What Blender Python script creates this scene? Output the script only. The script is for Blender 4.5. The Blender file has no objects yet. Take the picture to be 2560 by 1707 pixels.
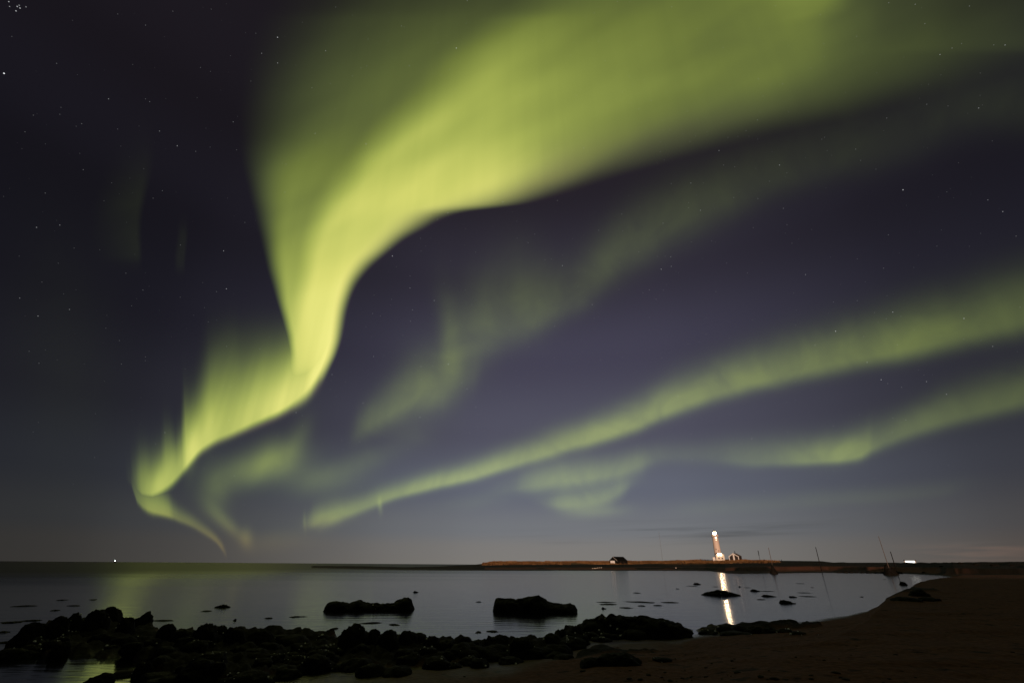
import bpy, bmesh, math, random
import numpy as np
from mathutils import Vector, Matrix
random.seed(7)
rng = np.random.default_rng(11)
S = bpy.context.scene
COL = S.collection
R_ = math.radians

# ------------------------------------------------------------------ camera
CAM_Z = 2.0
PITCH, ROLL, FPX = R_(26.1), R_(0.40), 1137.8      # 16 mm lens on a 36 mm wide frame
cd = bpy.data.cameras.new("camera")
cam = bpy.data.objects.new("camera", cd); COL.objects.link(cam)
cd.sensor_width = 36; cd.lens = 16.0; cd.clip_start = 0.1; cd.clip_end = 60000
FW = Vector((0, math.cos(PITCH), math.sin(PITCH)))
U0 = Vector((0, -math.sin(PITCH), math.cos(PITCH)))
X0 = Vector((1, 0, 0))
RT = X0 * math.cos(ROLL) + U0 * math.sin(ROLL)
UP = U0 * math.cos(ROLL) - X0 * math.sin(ROLL)
m = Matrix((RT, UP, -FW)).transposed().to_4x4()
m.translation = (0, 0, CAM_Z)
cam.matrix_world = m
S.camera = cam

# ------------------------------------------------------------------ exposure, render
S.view_settings.view_transform = 'Standard'
S.view_settings.look = 'None'
S.view_settings.exposure = 0.0
S.view_settings.gamma = 1.0
S.view_settings.use_curve_mapping = False
S.cycles.use_denoising = True
S.cycles.max_bounces = 5
S.cycles.sample_clamp_indirect = 6.0
S.cycles.caustics_reflective = False
S.cycles.caustics_refractive = False

# geometry of sight lines: a photo point (2560 x 1707) to a direction in the world and back
def ray(px, py):
    d = FW + RT * ((px - 1280) / FPX) + UP * ((853.5 - py) / FPX)
    return d.normalized()
def at(px, py, z=0.0):
    d = ray(px, py)
    t = (z - CAM_Z) / d.z
    return Vector((d.x * t, d.y * t, z))
def at_dist(px, py, r):                 # horizontal distance r
    d = ray(px, py); h = math.hypot(d.x, d.y)
    return Vector((d.x / h * r, d.y / h * r, CAM_Z + d.z / h * r))
def hor_r(px, py):
    p = at(px, py); return math.hypot(p.x, p.y)
def elev_tan(px, py):
    d = ray(px, py); return d.z / math.hypot(d.x, d.y)
def azim(px, py=1408):
    d = ray(px, py); return math.atan2(d.x, d.y)
def project(x, y, z):
    v = np.stack([x, y, z - CAM_Z], -1)
    f = v @ np.array(FW); f = np.where(f < 0.05, 0.05, f)
    return 1280 + FPX * (v @ np.array(RT)) / f, 853.5 - FPX * (v @ np.array(UP)) / f

# ------------------------------------------------------------------ world: night sky with aurora (node based)
W = bpy.data.worlds.new("World"); S.world = W; W.use_nodes = True
nt = W.node_tree; nt.nodes.clear()
N, L = nt.nodes, nt.links
def inp(sock, v):
    if isinstance(v, (int, float)): sock.default_value = v
    elif isinstance(v, (tuple, list)): sock.default_value = v
    else: L.new(v, sock)
def M(op, a, b=0.0, c=None, clamp=False):
    n = N.new('ShaderNodeMath'); n.operation = op; n.use_clamp = clamp
    inp(n.inputs[0], a); inp(n.inputs[1], b)
    if c is not None: inp(n.inputs[2], c)
    return n.outputs[0]
def DOT(v, c):
    n = N.new('ShaderNodeVectorMath'); n.operation = 'DOT_PRODUCT'
    L.new(v, n.inputs[0]); n.inputs[1].default_value = c
    return n.outputs['Value']
def SM(x, lo=-1.0, hi=1.0):
    n = N.new('ShaderNodeMapRange'); n.interpolation_type = 'SMOOTHSTEP'
    inp(n.inputs[0], x); n.inputs[1].default_value = lo; n.inputs[2].default_value = hi
    return n.outputs[0]
def CURVE(x, pts, lo, hi):
    """value curve through pts [(x, v)] over the range lo..hi"""
    pts = sorted(pts); vs = [p[1] for p in pts]
    v0, v1 = min(vs), max(vs)
    if v1 - v0 < 1e-9: return v0
    t = M('MULTIPLY_ADD', x, 1 / (hi - lo), -lo / (hi - lo), clamp=True)
    n = N.new('ShaderNodeFloatCurve'); c = n.mapping.curves[0]
    q = [((p[0] - lo) / (hi - lo), (p[1] - v0) / (v1 - v0)) for p in pts]
    if q[0][0] > 0.002: q.insert(0, (0.0, q[0][1]))
    if q[-1][0] < 0.998: q.append((1.0, q[-1][1]))
    while len(c.points) < len(q): c.points.new(0.5, 0.5)
    for cp, p in zip(c.points, q):
        cp.location = p; cp.handle_type = 'AUTO_CLAMPED'
    n.mapping.update(); n.inputs['Factor'].default_value = 1.0
    L.new(t, n.inputs['Value'])
    return M('MULTIPLY_ADD', n.outputs[0], v1 - v0, v0)

geo = N.new('ShaderNodeTexCoord')
DIR = N.new('ShaderNodeVectorMath'); DIR.operation = 'NORMALIZE'
L.new(geo.outputs['Generated'], DIR.inputs[0]); DIR = DIR.outputs[0]
# star chart: gnomonic chart of the northern sky about azimuth 0, elevation 30 degrees
CE = R_(30)
cF, cU, cR = (0, math.cos(CE), math.sin(CE)), (0, -math.sin(CE), math.cos(CE)), (1, 0, 0)
fz = M('MAXIMUM', DOT(DIR, cF), 0.06)
CX = M('DIVIDE', DOT(DIR, cR), fz)
CY = M('DIVIDE', DOT(DIR, cU), fz)
FRONT = SM(DOT(DIR, cF), 0.06, 0.35)
def ch(px, py):
    d = ray(px, py); f = max(d.dot(Vector(cF)), 0.05)
    return d.dot(Vector(cR)) / f, d.dot(Vector(cU)) / f
XL, XH, YL, YH = -1.5, 1.5, -0.75, 1.0
K = 1 / FPX
# slow irregular bending of the curtains
nz = N.new('ShaderNodeTexNoise'); nz.inputs['Scale'].default_value = 5.0; nz.inputs['Detail'].default_value = 2.0
L.new(DIR, nz.inputs['Vector'])
wob = M('SUBTRACT', nz.outputs['Fac'], 0.5)
CXw = M('MULTIPLY_ADD', wob, 0.035, CX)
CYw = M('MULTIPLY_ADD', wob, 0.02, CY)
# rays: brightness that varies with azimuth only, fanned towards the zenith
sep = N.new('ShaderNodeSeparateXYZ'); L.new(DIR, sep.inputs[0])
AZ = M('ARCTAN2', sep.outputs[0], sep.outputs[1])
EL = M('ARCSINE', sep.outputs[2])
ncomb = N.new('ShaderNodeCombineXYZ')
L.new(M('MULTIPLY', AZ, 15.0), ncomb.inputs[0]); L.new(M('MULTIPLY', EL, 0.9), ncomb.inputs[1])
nr = N.new('ShaderNodeTexNoise'); nr.inputs['Scale'].default_value = 1.0; nr.inputs['Detail'].default_value = 3.0
L.new(ncomb.outputs[0], nr.inputs['Vector'])
RAYS = M('MULTIPLY_ADD', M('SUBTRACT', nr.outputs['Fac'], 0.5), M('MULTIPLY_ADD', SM(EL, 0.20, 0.60), -0.50, 0.68), 1.0)

def vedge(pts):      # edge x(y): pts (px, py, soft)  -> signed ramp of (x - edge)/soft
    q = [(ch(a, b), s) for a, b, s in pts]
    xe = CURVE(CY, [(c[1], c[0]) for c, s in q], YL, YH)
    so = CURVE(CY, [(c[1], s * K) for c, s in q], YL, YH)
    return M('DIVIDE', M('SUBTRACT', CXw, xe), so)
def hedge(pts):      # edge y(x) -> signed ramp of (edge - y)/soft, positive below the edge
    q = [(ch(a, b), s) for a, b, s in pts]
    ye = CURVE(CX, [(c[0], c[1]) for c, s in q], XL, XH)
    so = CURVE(CX, [(c[0], s * K) for c, s in q], XL, XH)
    return M('DIVIDE', M('SUBTRACT', ye, CYw), so)
def icurve_y(pts, x=1000): return CURVE(CY, [(ch(x, y)[1], v) for y, v in pts], YL, YH)
def icurve_x(pts, y=1000): return CURVE(CX, [(ch(x, y)[0], v) for x, v in pts], XL, XH)
def vband(left, right, iy, xmid=1000):
    a = SM(vedge(left)); b = SM(M('MULTIPLY', vedge(right), -1))
    return M('MULTIPLY', M('MULTIPLY', a, b), icurve_y(iy, xmid))
def hband(top, bot, ix, ymid):
    a = SM(hedge(top)); b = SM(M('MULTIPLY', hedge(bot), -1))
    return M('MULTIPLY', M('MULTIPLY', a, b), icurve_x(ix, ymid))
def line(pts):       # soft line: (px, py, up, down, intensity)
    q = [(ch(p[0], p[1]), p) for p in pts]
    yc = CURVE(CX, [(c[0], c[1]) for c, p in q], XL, XH)
    up = CURVE(CX, [(c[0], p[2] * K) for c, p in q], XL, XH)
    dn = CURVE(CX, [(c[0], p[3] * K) for c, p in q], XL, XH)
    it = CURVE(CX, [(c[0], p[4]) for c, p in q], XL, XH)
    d = M('SUBTRACT', CYw, yc)
    g = M('GREATER_THAN', d, 0.0)
    s = M('ADD', M('MULTIPLY', g, up), M('MULTIPLY', M('SUBTRACT', 1.0, g), dn))
    e = M('DIVIDE', d, s)
    return M('MULTIPLY', M('EXPONENT', M('MULTIPLY', M('MULTIPLY', e, e), -1.0)), it)
def blob(px, py, sx, sy, ang, it):
    x0, y0 = ch(px, py); c, s = math.cos(R_(ang)), math.sin(R_(ang))
    dx = M('SUBTRACT', CXw, x0); dy = M('SUBTRACT', CYw, y0)
    u = M('MULTIPLY_ADD', dx, c / (sx * K), M('MULTIPLY', dy, s / (sx * K)))
    v = M('MULTIPLY_ADD', dx, -s / (sy * K), M('MULTIPLY', dy, c / (sy * K)))
    r2 = M('ADD', M('MULTIPLY', u, u), M('MULTIPLY', v, v))
    return M('MULTIPLY', M('EXPONENT', M('MULTIPLY', r2, -1.0)), it)

# right / lower edge of the great curtain
RE = [(2640, 85, 330), (2400, 140, 320), (2180, 205, 310), (1950, 270, 300), (1700, 335, 270), (1500, 400, 210), (1350, 458, 150),
      (1210, 506, 125), (1064, 536, 80), (1004, 573, 58), (939, 627, 38), (895, 680, 29), (868, 735, 23), (840, 853, 18), (820, 905, 15), (795, 950, 18), (767, 990, 22), (701, 1037, 28), (608, 1078, 34), (540, 1107, 30), (505, 1128, 20), (468, 1168, 14), (430, 1211, 14), (395, 1238, 20)]
RC = [(2640, -20, 300), (2400, 45, 300), (2180, 110, 290), (1950, 180, 280), (1700, 252, 250), (1500, 338, 200), (1370, 430, 140)] + RE[7:]
g1 = vband([(1000, -40, 330), (900, 54, 270), (790, 220, 190), (730, 330, 135), (678, 450, 68), (676, 540, 48), (690, 650, 30),
            (708, 740, 20), (722, 810, 16), (730, 860, 15), (722, 905, 22), (690, 960, 40), (620, 1010, 60)],
           RE, [(-60, .06), (54, .085), (150, .11), (217, .125), (330, .145), (440, .20), (600, .30), (700, .40), (800, .46), (880, .48), (940, .40), (1030, 0.0)], 800)
g1 = M('MULTIPLY', g1, icurve_x([(600, 1), (1500, 1), (1800, 1), (1980, 1), (2080, .9), (2160, .8), (2300, .66), (2560, .5)], 200))
core = vband([(640, 1000, 60), (700, 950, 45), (734, 895, 40), (752, 800, 34), (768, 690, 32), (785, 600, 38), (816, 517, 50), (898, 419, 65), (980, 337, 80),
              (1088, 245, 100), (1197, 136, 120), (1300, 54, 130), (1400, -20, 140)],
             RC, [(-40, .17), (50, .20), (150, .25), (217, .30), (330, .33), (460, .36), (620, .33), (760, .31), (870, .28), (940, .18), (1010, 0.0)], 900)
core = M('MULTIPLY', core, icurve_x([(700, 1), (1050, 1), (1200, .95), (1350, .74), (1500, .54), (1700, .44), (1850, .42), (1980, .40), (2060, .26), (2150, .11), (2260, 0)], 300))
main = M('ADD', g1, core)
fold = vband([(1850, -20, 150), (1820, 120, 150)], [(2105, -20, 40), (2050, 40, 60), (1960, 130, 90)], [(-60, .10), (20, .07), (90, .03), (160, 0)], 1900)
main = M('ADD', main, fold)
RIB = [(320, 1205, 60, 0.0), (335, 1222, 72, .06), (347, 1234, 84, .17), (360, 1240, 92, .30), (376, 1241, 86, .36), (395, 1234, 84, .40), (412, 1224, 92, .41), (426, 1213, 110, .41), (438, 1202, 78, .36), (452, 1186, 82, .36),
       (463, 1174, 100, .44), (470, 1166, 132, .54), (485, 1148, 118, .56), (498, 1134, 124, .55), (510, 1125, 140, .52), (525, 1115, 160, .51), (545, 1104, 175, .50), (575, 1092, 175, .49), (608, 1078, 165, .49), (655, 1058, 158, .53), (701, 1036, 145, .62),
       (740, 1008, 140, .70), (767, 984, 135, .74), (790, 950, 130, .75), (810, 910, 120, .73), (830, 850, 110, .68), (855, 780, 100, .0)]
rib = line([(x, y - 13, up * .80, 15 if x < 700 else 15 + (x - 700) * .12, i) for x, y, up, i in RIB])
rib = M('MULTIPLY', rib, M('SUBTRACT', 1.0, SM(CY, ch(800, 840)[1], ch(800, 690)[1])))
rib = M('MULTIPLY', rib, M('MULTIPLY_ADD', M('SUBTRACT', nr.outputs['Fac'], .5), .55, 1.0))
main = M('MAXIMUM', main, rib)
rib2 = line([(320, 1190, 40, 10, 0), (330, 1222, 46, 11, .05), (342, 1244, 50, 12, .12), (360, 1262, 52, 12, .20), (385, 1274, 52, 11, .26), (408, 1279, 48, 10, .26), (428, 1284, 34, 10, .18), (445, 1292, 26, 10, .13),
             (470, 1302, 22, 10, .12), (510, 1326, 18, 10, .10), (535, 1344, 15, 9, .095), (550, 1360, 14, 9, .09), (558, 1376, 16, 9, .07), (565, 1392, 16, 9, .0)])
main = M('MAXIMUM', main, rib2)
blb = M('ADD', blob(478, 1118, 14, 60, -6, .07), M('ADD', blob(520, 1050, 12, 60, -6, .05), blob(400, 1195, 14, 40, -8, .05)))
main = M('ADD', main, blb)
# broken inner structure along the great sweep
sc_ = N.new('ShaderNodeCombineXYZ')
al, ac = math.cos(R_(28)), math.sin(R_(28))
L.new(M('MULTIPLY_ADD', CX, al * 1.7, M('MULTIPLY', CY, ac * 1.7)), sc_.inputs[0]); L.new(M('MULTIPLY_ADD', CX, -ac * 5.5, M('MULTIPLY', CY, al * 5.5)), sc_.inputs[1])
ns_ = N.new('ShaderNodeTexNoise'); ns_.inputs['Scale'].default_value = 1.0; ns_.inputs['Detail'].default_value = 2.5; L.new(sc_.outputs[0], ns_.inputs['Vector'])
main = M('MULTIPLY', main, M('MULTIPLY_ADD', M('SUBTRACT', ns_.outputs['Fac'], .5), M('MULTIPLY', SM(CY, -.1, .25), 1.15), 1.0))
eR = vedge(RE)
fringe = M('MULTIPLY', M('EXPONENT', M('MULTIPLY', M('POWER', M('MULTIPLY_ADD', eR, 1.6, .25), 2.0), -1.0)), M('MULTIPLY', M('MULTIPLY', icurve_y([(0, .25), (200, .5), (450, 1), (900, .8), (1000, .5), (1150, .3), (1250, 0)]), icurve_x([(300, 0), (450, .5), (600, 1), (1150, 1), (1350, .75), (1550, .25), (1900, .08), (2300, 0)])), FRONT))
main = M('MULTIPLY', main, RAYS)

thin = line([(735, 1312, 18, 14, 0), (770, 1308, 22, 14, .05), (817, 1297, 38, 20, .15), (870, 1280, 32, 15, .13), (934, 1258, 30, 14, .17),
             (1027, 1229, 30, 13, .21), (1168, 1191, 32, 14, .23), (1355, 1132, 40, 17, .23), (1530, 1082, 48, 19, .23), (1741, 997, 64, 23, .18),
             (1928, 943, 72, 26, .155), (2115, 897, 78, 28, .145), (2349, 847, 88, 32, .125), (2560, 795, 98, 38, .105), (2700, 760, 100, 40, .08)])
b4 = line([(1130, 1238, 25, 12, 0), (1280, 1217, 30, 14, .04), (1400, 1198, 44, 24, .155), (1500, 1187, 40, 22, .135), (1600, 1162, 36, 22, .095),
           (1694, 1138, 32, 22, .035), (1787, 1142, 40, 20, .05), (1900, 1153, 48, 16, .085), (2000, 1153, 50, 14, .13), (2080, 1148, 50, 13, .18),
           (2138, 1138, 56, 15, .2), (2180, 1114, 54, 20, .13), (2232, 1090, 52, 22, .11), (2349, 1048, 62, 25, .1), (2560, 995, 68, 28, .095), (2700, 960, 70, 30, .08)])
thin = M('ADD', thin, b4)
b5 = line([(1300, 1240, 20, 14, 0), (1400, 1256, 28, 18, .12), (1480, 1250, 34, 22, .13), (1560, 1222, 28, 20, .08), (1640, 1198, 20, 14, 0)])
thin = M('ADD', thin, b5)
b6 = line([(1600, 1275, 22, 16, 0), (1741, 1268, 24, 18, .018), (2000, 1255, 26, 18, .02), (2349, 1228, 26, 18, .012), (2560, 1200, 24, 18, 0)])
thin = M('ADD', thin, b6)
veil = line([(1060, 900, 80, 60, 0), (1120, 872, 85, 56, .026), (1190, 846, 90, 50, .040), (1250, 828, 100, 46, .048), (1310, 808, 100, 42, .055), (1380, 772, 90, 40, .050), (1443, 735, 85, 45, .050), (1552, 640, 90, 55, .046), (1715, 545, 95, 60, .040),
             (1933, 445, 95, 55, .022), (2250, 340, 95, 60, .014), (2560, 255, 95, 65, .013)])
thin = M('ADD', thin, veil)
v2 = line([(850, 1100, 40, 26, 0), (890, 1078, 45, 28, .04), (960, 1038, 60, 34, .085), (1040, 995, 75, 40, .10), (1095, 980, 80, 42, .08), (1130, 950, 90, 50, .056), (1190, 915, 90, 50, .034), (1270, 870, 90, 40, .0)])
thin = M('ADD', thin, v2)
for b in [(1310, 730, 60, 100, 12, .028), (1205, 790, 60, 110, 0, .024), (1123, 860, 28, 120, 4, .045), (1075, 930, 70, 80, 20, .025), (1030, 1075, 60, 40, 0, .02),
          (650, 1170, 105, 40, 16, .125), (685, 1140, 50, 40, 30, .06), (535, 1225, 34, 60, 0, .065), (565, 1306, 60, 17, -48, .075), (616, 1342, 16, 26, 0, .06),
          (738, 1105, 26, 58, -25, .05), (880, 1165, 120, 30, 22, .045), (800, 1200, 110, 40, 0, .045), (764, 1303, 4, 22, 0, .05), (945, 1266, 5, 20, 0, .09),
          (1500, 1278, 70, 16, 4, .06), (2085, 1125, 60, 34, 10, .07), (825, 1288, 50, 24, 15, .05), (1200, 1250, 100, 20, 10, .02), (700, 1350, 90, 30, 10, .03)]:
    thin = M('ADD', thin, blob(*b))
# faint isolated rays on the left
fr = vband([(290, 655, 75), (322, 330, 70)], [(354, 655, 9), (372, 330, 16)], [(230, 0), (420, .005), (540, .011), (600, .011), (648, .006), (700, 0)], 320)
fr2 = vband([(446, 680, 8), (452, 530, 8)], [(468, 680, 5), (470, 530, 6)], [(500, 0), (580, .004), (640, .006), (700, 0)], 450)
fr = M('ADD', fr, fr2)
fr = M('ADD', fr, blob(160, 900, 120, 300, 0, .004))
thin = M('ADD', thin, fr)
nwp = N.new('ShaderNodeTexNoise'); nwp.inputs['Scale'].default_value = 11.0; nwp.inputs['Detail'].default_value = 3.0; nwp.inputs['Distortion'].default_value = .6
L.new(DIR, nwp.inputs['Vector'])
thin = M('MULTIPLY', thin, M('ADD', M('MULTIPLY_ADD', nr.outputs['Fac'], 0.5, 0.75), M('MULTIPLY', M('SUBTRACT', nwp.outputs['Fac'], .5), 1.1)))

# aurora behind and above the viewer: broad dim glow so that the rest of the sky is not empty
AUR = M('MULTIPLY', M('ADD', main, thin), FRONT)
nb = N.new('ShaderNodeTexNoise'); nb.inputs['Scale'].default_value = 1.3; L.new(DIR, nb.inputs['Vector'])
back = M('MULTIPLY', M('MULTIPLY', M('SUBTRACT', 1.0, FRONT), SM(EL, 0.3, 1.2)), M('MULTIPLY', nb.outputs['Fac'], 0.12))
AUR = M('ADD', AUR, back)
# colour of the glow by its intensity
cr = N.new('ShaderNodeValToRGB'); e = cr.color_ramp.elements
e[0].position = 0.0; e[0].color = (.68, .92, .24, 1)
e[1].position = 1.0; e[1].color = (1.08, 1.0, .30, 1)
for pos, c in [(.18, (.76, .97, .155, 1)), (.42, (.86, 1.0, .17, 1)), (.7, (1.0, 1.0, .22, 1))]:
    q = cr.color_ramp.elements.new(pos); q.color = c
L.new(AUR, cr.inputs[0])
def VMUL(a, s):
    n = N.new('ShaderNodeVectorMath'); n.operation = 'SCALE'; inp(n.inputs[0], a); inp(n.inputs[3], s); return n.outputs[0]
def VADD(a, b):
    n = N.new('ShaderNodeVectorMath'); n.operation = 'ADD'; inp(n.inputs[0], a); inp(n.inputs[1], b); return n.outputs[0]
low = M('SUBTRACT', 1.0, SM(EL, R_(0.3), R_(5.5)))              # low air reddens the glow
rd = N.new('ShaderNodeMix'); rd.data_type = 'RGBA'; L.new(low, rd.inputs[0]); rd.inputs[6].default_value = (1, 1, 1, 1); rd.inputs[7].default_value = (1.2, .62, .42, 1)
tint = N.new('ShaderNodeVectorMath'); tint.operation = 'MULTIPLY'; L.new(cr.outputs['Color'], tint.inputs[0]); L.new(rd.outputs[2], tint.inputs[1])
aur_col = VADD(VMUL(tint.outputs[0], AUR), VMUL((.055, .014, .034), fringe))

# night air: afterglow low in the north, darkening upward and to either side
ELd = M('MULTIPLY', EL, 180 / math.pi); AZd = M('MULTIPLY', AZ, 180 / math.pi)
ge = N.new('ShaderNodeValToRGB'); r = ge.color_ramp; r.interpolation = 'EASE'
stops = [(0, (.205, .194, .180)), (1.6, (.200, .192, .184)), (3.6, (.168, .176, .192)), (8, (.122, .132, .172)), (15, (.082, .081, .116)), (24, (.056, .052, .083)),
         (34, (.033, .029, .045)), (45, (.0185, .0150, .0215)), (62, (.0125, .0098, .0128)), (90, (.008, .008, .010))]
while len(r.elements) < len(stops): r.elements.new(0.5)
for el_, (d, c) in zip(r.elements, stops):
    el_.position = d / 90; el_.color = (*c, 1)
L.new(M('MULTIPLY', ELd, 1 / 90, clamp=True), ge.inputs[0])
azf = CURVE(AZd, [(-180, .14), (-100, .14), (-60, .14), (-46, .165), (-38, .25), (-30, .37), (-20, .60), (-8, .88), (4, 1.0), (14, .98), (24, .86), (34, .64), (42, .44), (50, .30), (65, .22), (180, .14)], -180, 180)
azh = M('ADD', M('MULTIPLY', azf, M('SUBTRACT', 1.0, SM(ELd, 25, 65))), M('MULTIPLY', SM(ELd, 25, 65), 0.9))
base = VMUL(ge.outputs['Color'], azh)
# warm town glow low on the right
warm = M('MULTIPLY', SM(AZd, 25, 60), M('EXPONENT', M('MULTIPLY', M('MAXIMUM', ELd, 0.0), -0.28)))
base = VADD(base, VMUL((.036, .015, .007), warm))
pk = N.new('ShaderNodeTexNoise'); pk.inputs['Scale'].default_value = 1.0; pk.inputs['Detail'].default_value = 4
pc = N.new('ShaderNodeCombineXYZ'); L.new(M('MULTIPLY', AZ, 7.0), pc.inputs[0]); L.new(M('MULTIPLY', EL, 90.0), pc.inputs[1]); L.new(pc.outputs[0], pk.inputs['Vector'])
base = VADD(base, VMUL((.050, .024, .014), M('MULTIPLY', SM(pk.outputs['Fac'], .42, .68), M('ADD', blob(2470, 1378, 190, 22, 2, 1.0), blob(2560, 1350, 120, 12, 4, .6)))))
# thin cloud streaks low over the sea
cc = N.new('ShaderNodeCombineXYZ'); L.new(M('MULTIPLY', AZ, 3.2), cc.inputs[0]); L.new(M('MULTIPLY_ADD', AZ, -1.6, M('MULTIPLY', EL, 75.0)), cc.inputs[1])
nc = N.new('ShaderNodeTexNoise'); nc.inputs['Scale'].default_value = 1.0; nc.inputs['Detail'].default_value = 4; L.new(cc.outputs[0], nc.inputs['Vector'])
cl = M('MULTIPLY', SM(nc.outputs['Fac'], .45, .75), M('ADD', blob(1620, 1335, 260, 26, 1.5, .36), M('ADD', blob(1850, 1322, 240, 18, 3, .28), blob(2480, 1372, 200, 16, 2, -.35))))
# stars
def starfield(scale, rad, bright, thr):
    n = N.new('ShaderNodeTexVoronoi'); n.inputs['Scale'].default_value = scale; n.inputs['Randomness'].default_value = 1.0
    L.new(DIR, n.inputs['Vector'])
    s = N.new('ShaderNodeSeparateColor'); L.new(n.outputs['Color'], s.inputs[0])
    b = M('POWER', s.outputs[0], thr)
    k = SM(n.outputs['Distance'], rad * scale, 0.0)
    mr = N[-1]; mr.inputs[1].default_value = 0.0; mr.inputs[2].default_value = rad * scale
    k = M('SUBTRACT', 1.0, k)
    return M('MULTIPLY', M('MULTIPLY', k, b), bright)
st = M('ADD', M('ADD', starfield(52, .0009, .40, 1.8), starfield(83, .0008, .20, 1.2)), starfield(19, .0010, .8, 3.0))
STARS = [(10, 184, 3.2, .0017), (22, 5, 1.4, .0013), (24, 17, 1.2, .0013), (43, 17, 1.7, .0014), (50, 21, 1.2, .0013), (40, 28, 1.2, .0013), (48, 14, 1.0, .0013),
         (65, 18, .8, .0012), (694, 94, 1.8, .0014), (654, 134, 1.0, .0012), (694, 158, .7, .0012), (981, 640, 1.8, .0014), (1121, 910, 1.6, .0014),
         (2089, 828, 1.6, .0014), (1949, 413, 1.3, .0013), (559, 627, 1.3, .0013), (566, 722, 1.0, .0012), (2203, 949, 1.4, .0013), (915, 360, 1.1, .0013),
         (1026, 803, 1.1, .0012), (443, 365, .8, .0012), (1459, 370, 1.1, .0013), (2350, 137, 1.0, .0013), (2507, 529, 1.0, .0013), (1406, 664, .9, .0012),
         (2410, 796, 1.2, .0013), (2232, 780, 1.0, .0013), (1653, 673, .9, .0012), (95, 790, .9, .0012), (1025, 720, .8, .0012)]
for px, py, b, rr in STARS:
    d = ray(px, py)
    k = SM(DOT(DIR, tuple(d)), math.cos(rr * .55), math.cos(rr * 0.1))
    st = M('ADD', st, M('MULTIPLY', k, b * 0.36))
st = M('MULTIPLY', st, SM(ELd, 1.5, 16))
sky_col = VADD(VADD(base, aur_col), VMUL((.95, .97, 1.0), st))
sky_col = VMUL(sky_col, M('SUBTRACT', 1.0, cl))
# the rest of the twilight from the physical sky
SUN_EL, SUN_AZ = R_(2.6), R_(190)                 # low light of the town and moon, from behind the viewer
nish = N.new('ShaderNodeTexSky'); nish.sky_type = 'NISHITA'; nish.sun_disc = False
nish.sun_elevation = SUN_EL; nish.sun_rotation = SUN_AZ
bg1 = N.new('ShaderNodeBackground'); L.new(nish.outputs[0], bg1.inputs[0]); bg1.inputs[1].default_value = 0.0006
bg2 = N.new('ShaderNodeBackground'); L.new(sky_col, bg2.inputs[0]); bg2.inputs[1].default_value = 1.0
ads = N.new('ShaderNodeAddShader'); L.new(bg1.outputs[0], ads.inputs[0]); L.new(bg2.outputs[0], ads.inputs[1])
wo = N.new('ShaderNodeOutputWorld'); L.new(ads.outputs[0], wo.inputs[0])
W.cycles.sampling_method = 'MANUAL'; W.cycles.sample_map_resolution = 1024

# ------------------------------------------------------------------ low warm light from behind
sl = bpy.data.lights.new("low_town_light", 'SUN'); sl.energy = 3.2; sl.angle = R_(0.6); sl.color = (1.0, .68, .50)
so = bpy.data.objects.new("low_town_light", sl); COL.objects.link(so)
sdir = Vector((math.sin(SUN_AZ) * math.cos(SUN_EL), math.cos(SUN_AZ) * math.cos(SUN_EL), math.sin(SUN_EL)))
so.rotation_euler = sdir.to_track_quat('Z', 'Y').to_euler(); so.location = sdir * 60

#@@GEOMETRY@@
# ------------------------------------------------------------------ helpers
def vhash(ix, iy, iz, seed):
    h = (ix.astype(np.int64) * 374761393 + iy.astype(np.int64) * 668265263 + iz.astype(np.int64) * 2147483647 + seed * 1274126177) & 0xffffffff
    h = ((h ^ (h >> 13)) * 1274126177) & 0xffffffff
    h = (h ^ (h >> 16)) & 0xffffff
    return h / float(0xffffff) * 2 - 1
def vnoise(p, seed=0):
    i = np.floor(p); f = p - i; f = f * f * (3 - 2 * f); i = i.astype(np.int64)
    r = 0
    for dx in (0, 1):
        for dy in (0, 1):
            for dz in (0, 1):
                w = (f[..., 0] if dx else 1 - f[..., 0]) * (f[..., 1] if dy else 1 - f[..., 1]) * (f[..., 2] if dz else 1 - f[..., 2])
                r = r + w * vhash(i[..., 0] + dx, i[..., 1] + dy, i[..., 2] + dz, seed)
    return r
def fbm(p, octaves=4, seed=0, gain=.5):
    r = 0; a = 1
    for o in range(octaves):
        r = r + a * vnoise(p * 2.03 ** o + 17.3 * o, seed + o); a *= gain
    return r
def mesh_np(name, v, f, mat, smooth=True):
    me = bpy.data.meshes.new(name)
    me.from_pydata([tuple(x) for x in np.asarray(v).tolist()], [], [tuple(x) for x in (f.tolist() if hasattr(f, 'tolist') else f)])
    if smooth: me.polygons.foreach_set('use_smooth', [True] * len(me.polygons))
    me.materials.append(mat); me.update()
    return me
def link(name, me, parent=None):
    o = bpy.data.objects.new(name, me); COL.objects.link(o)
    if parent is not None: o.parent = parent
    return o
def tag(o, label=None, cat=None, group=None, kind=None):
    for k, v in (('label', label), ('category', cat), ('group', group), ('kind', kind)):
        if v: o[k] = v
    return o
def empty(name, loc, rz=0):
    o = bpy.data.objects.new(name, None); COL.objects.link(o)
    o.location = loc; o.rotation_euler = (0, 0, rz); o.empty_display_size = .2
    return o
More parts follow.
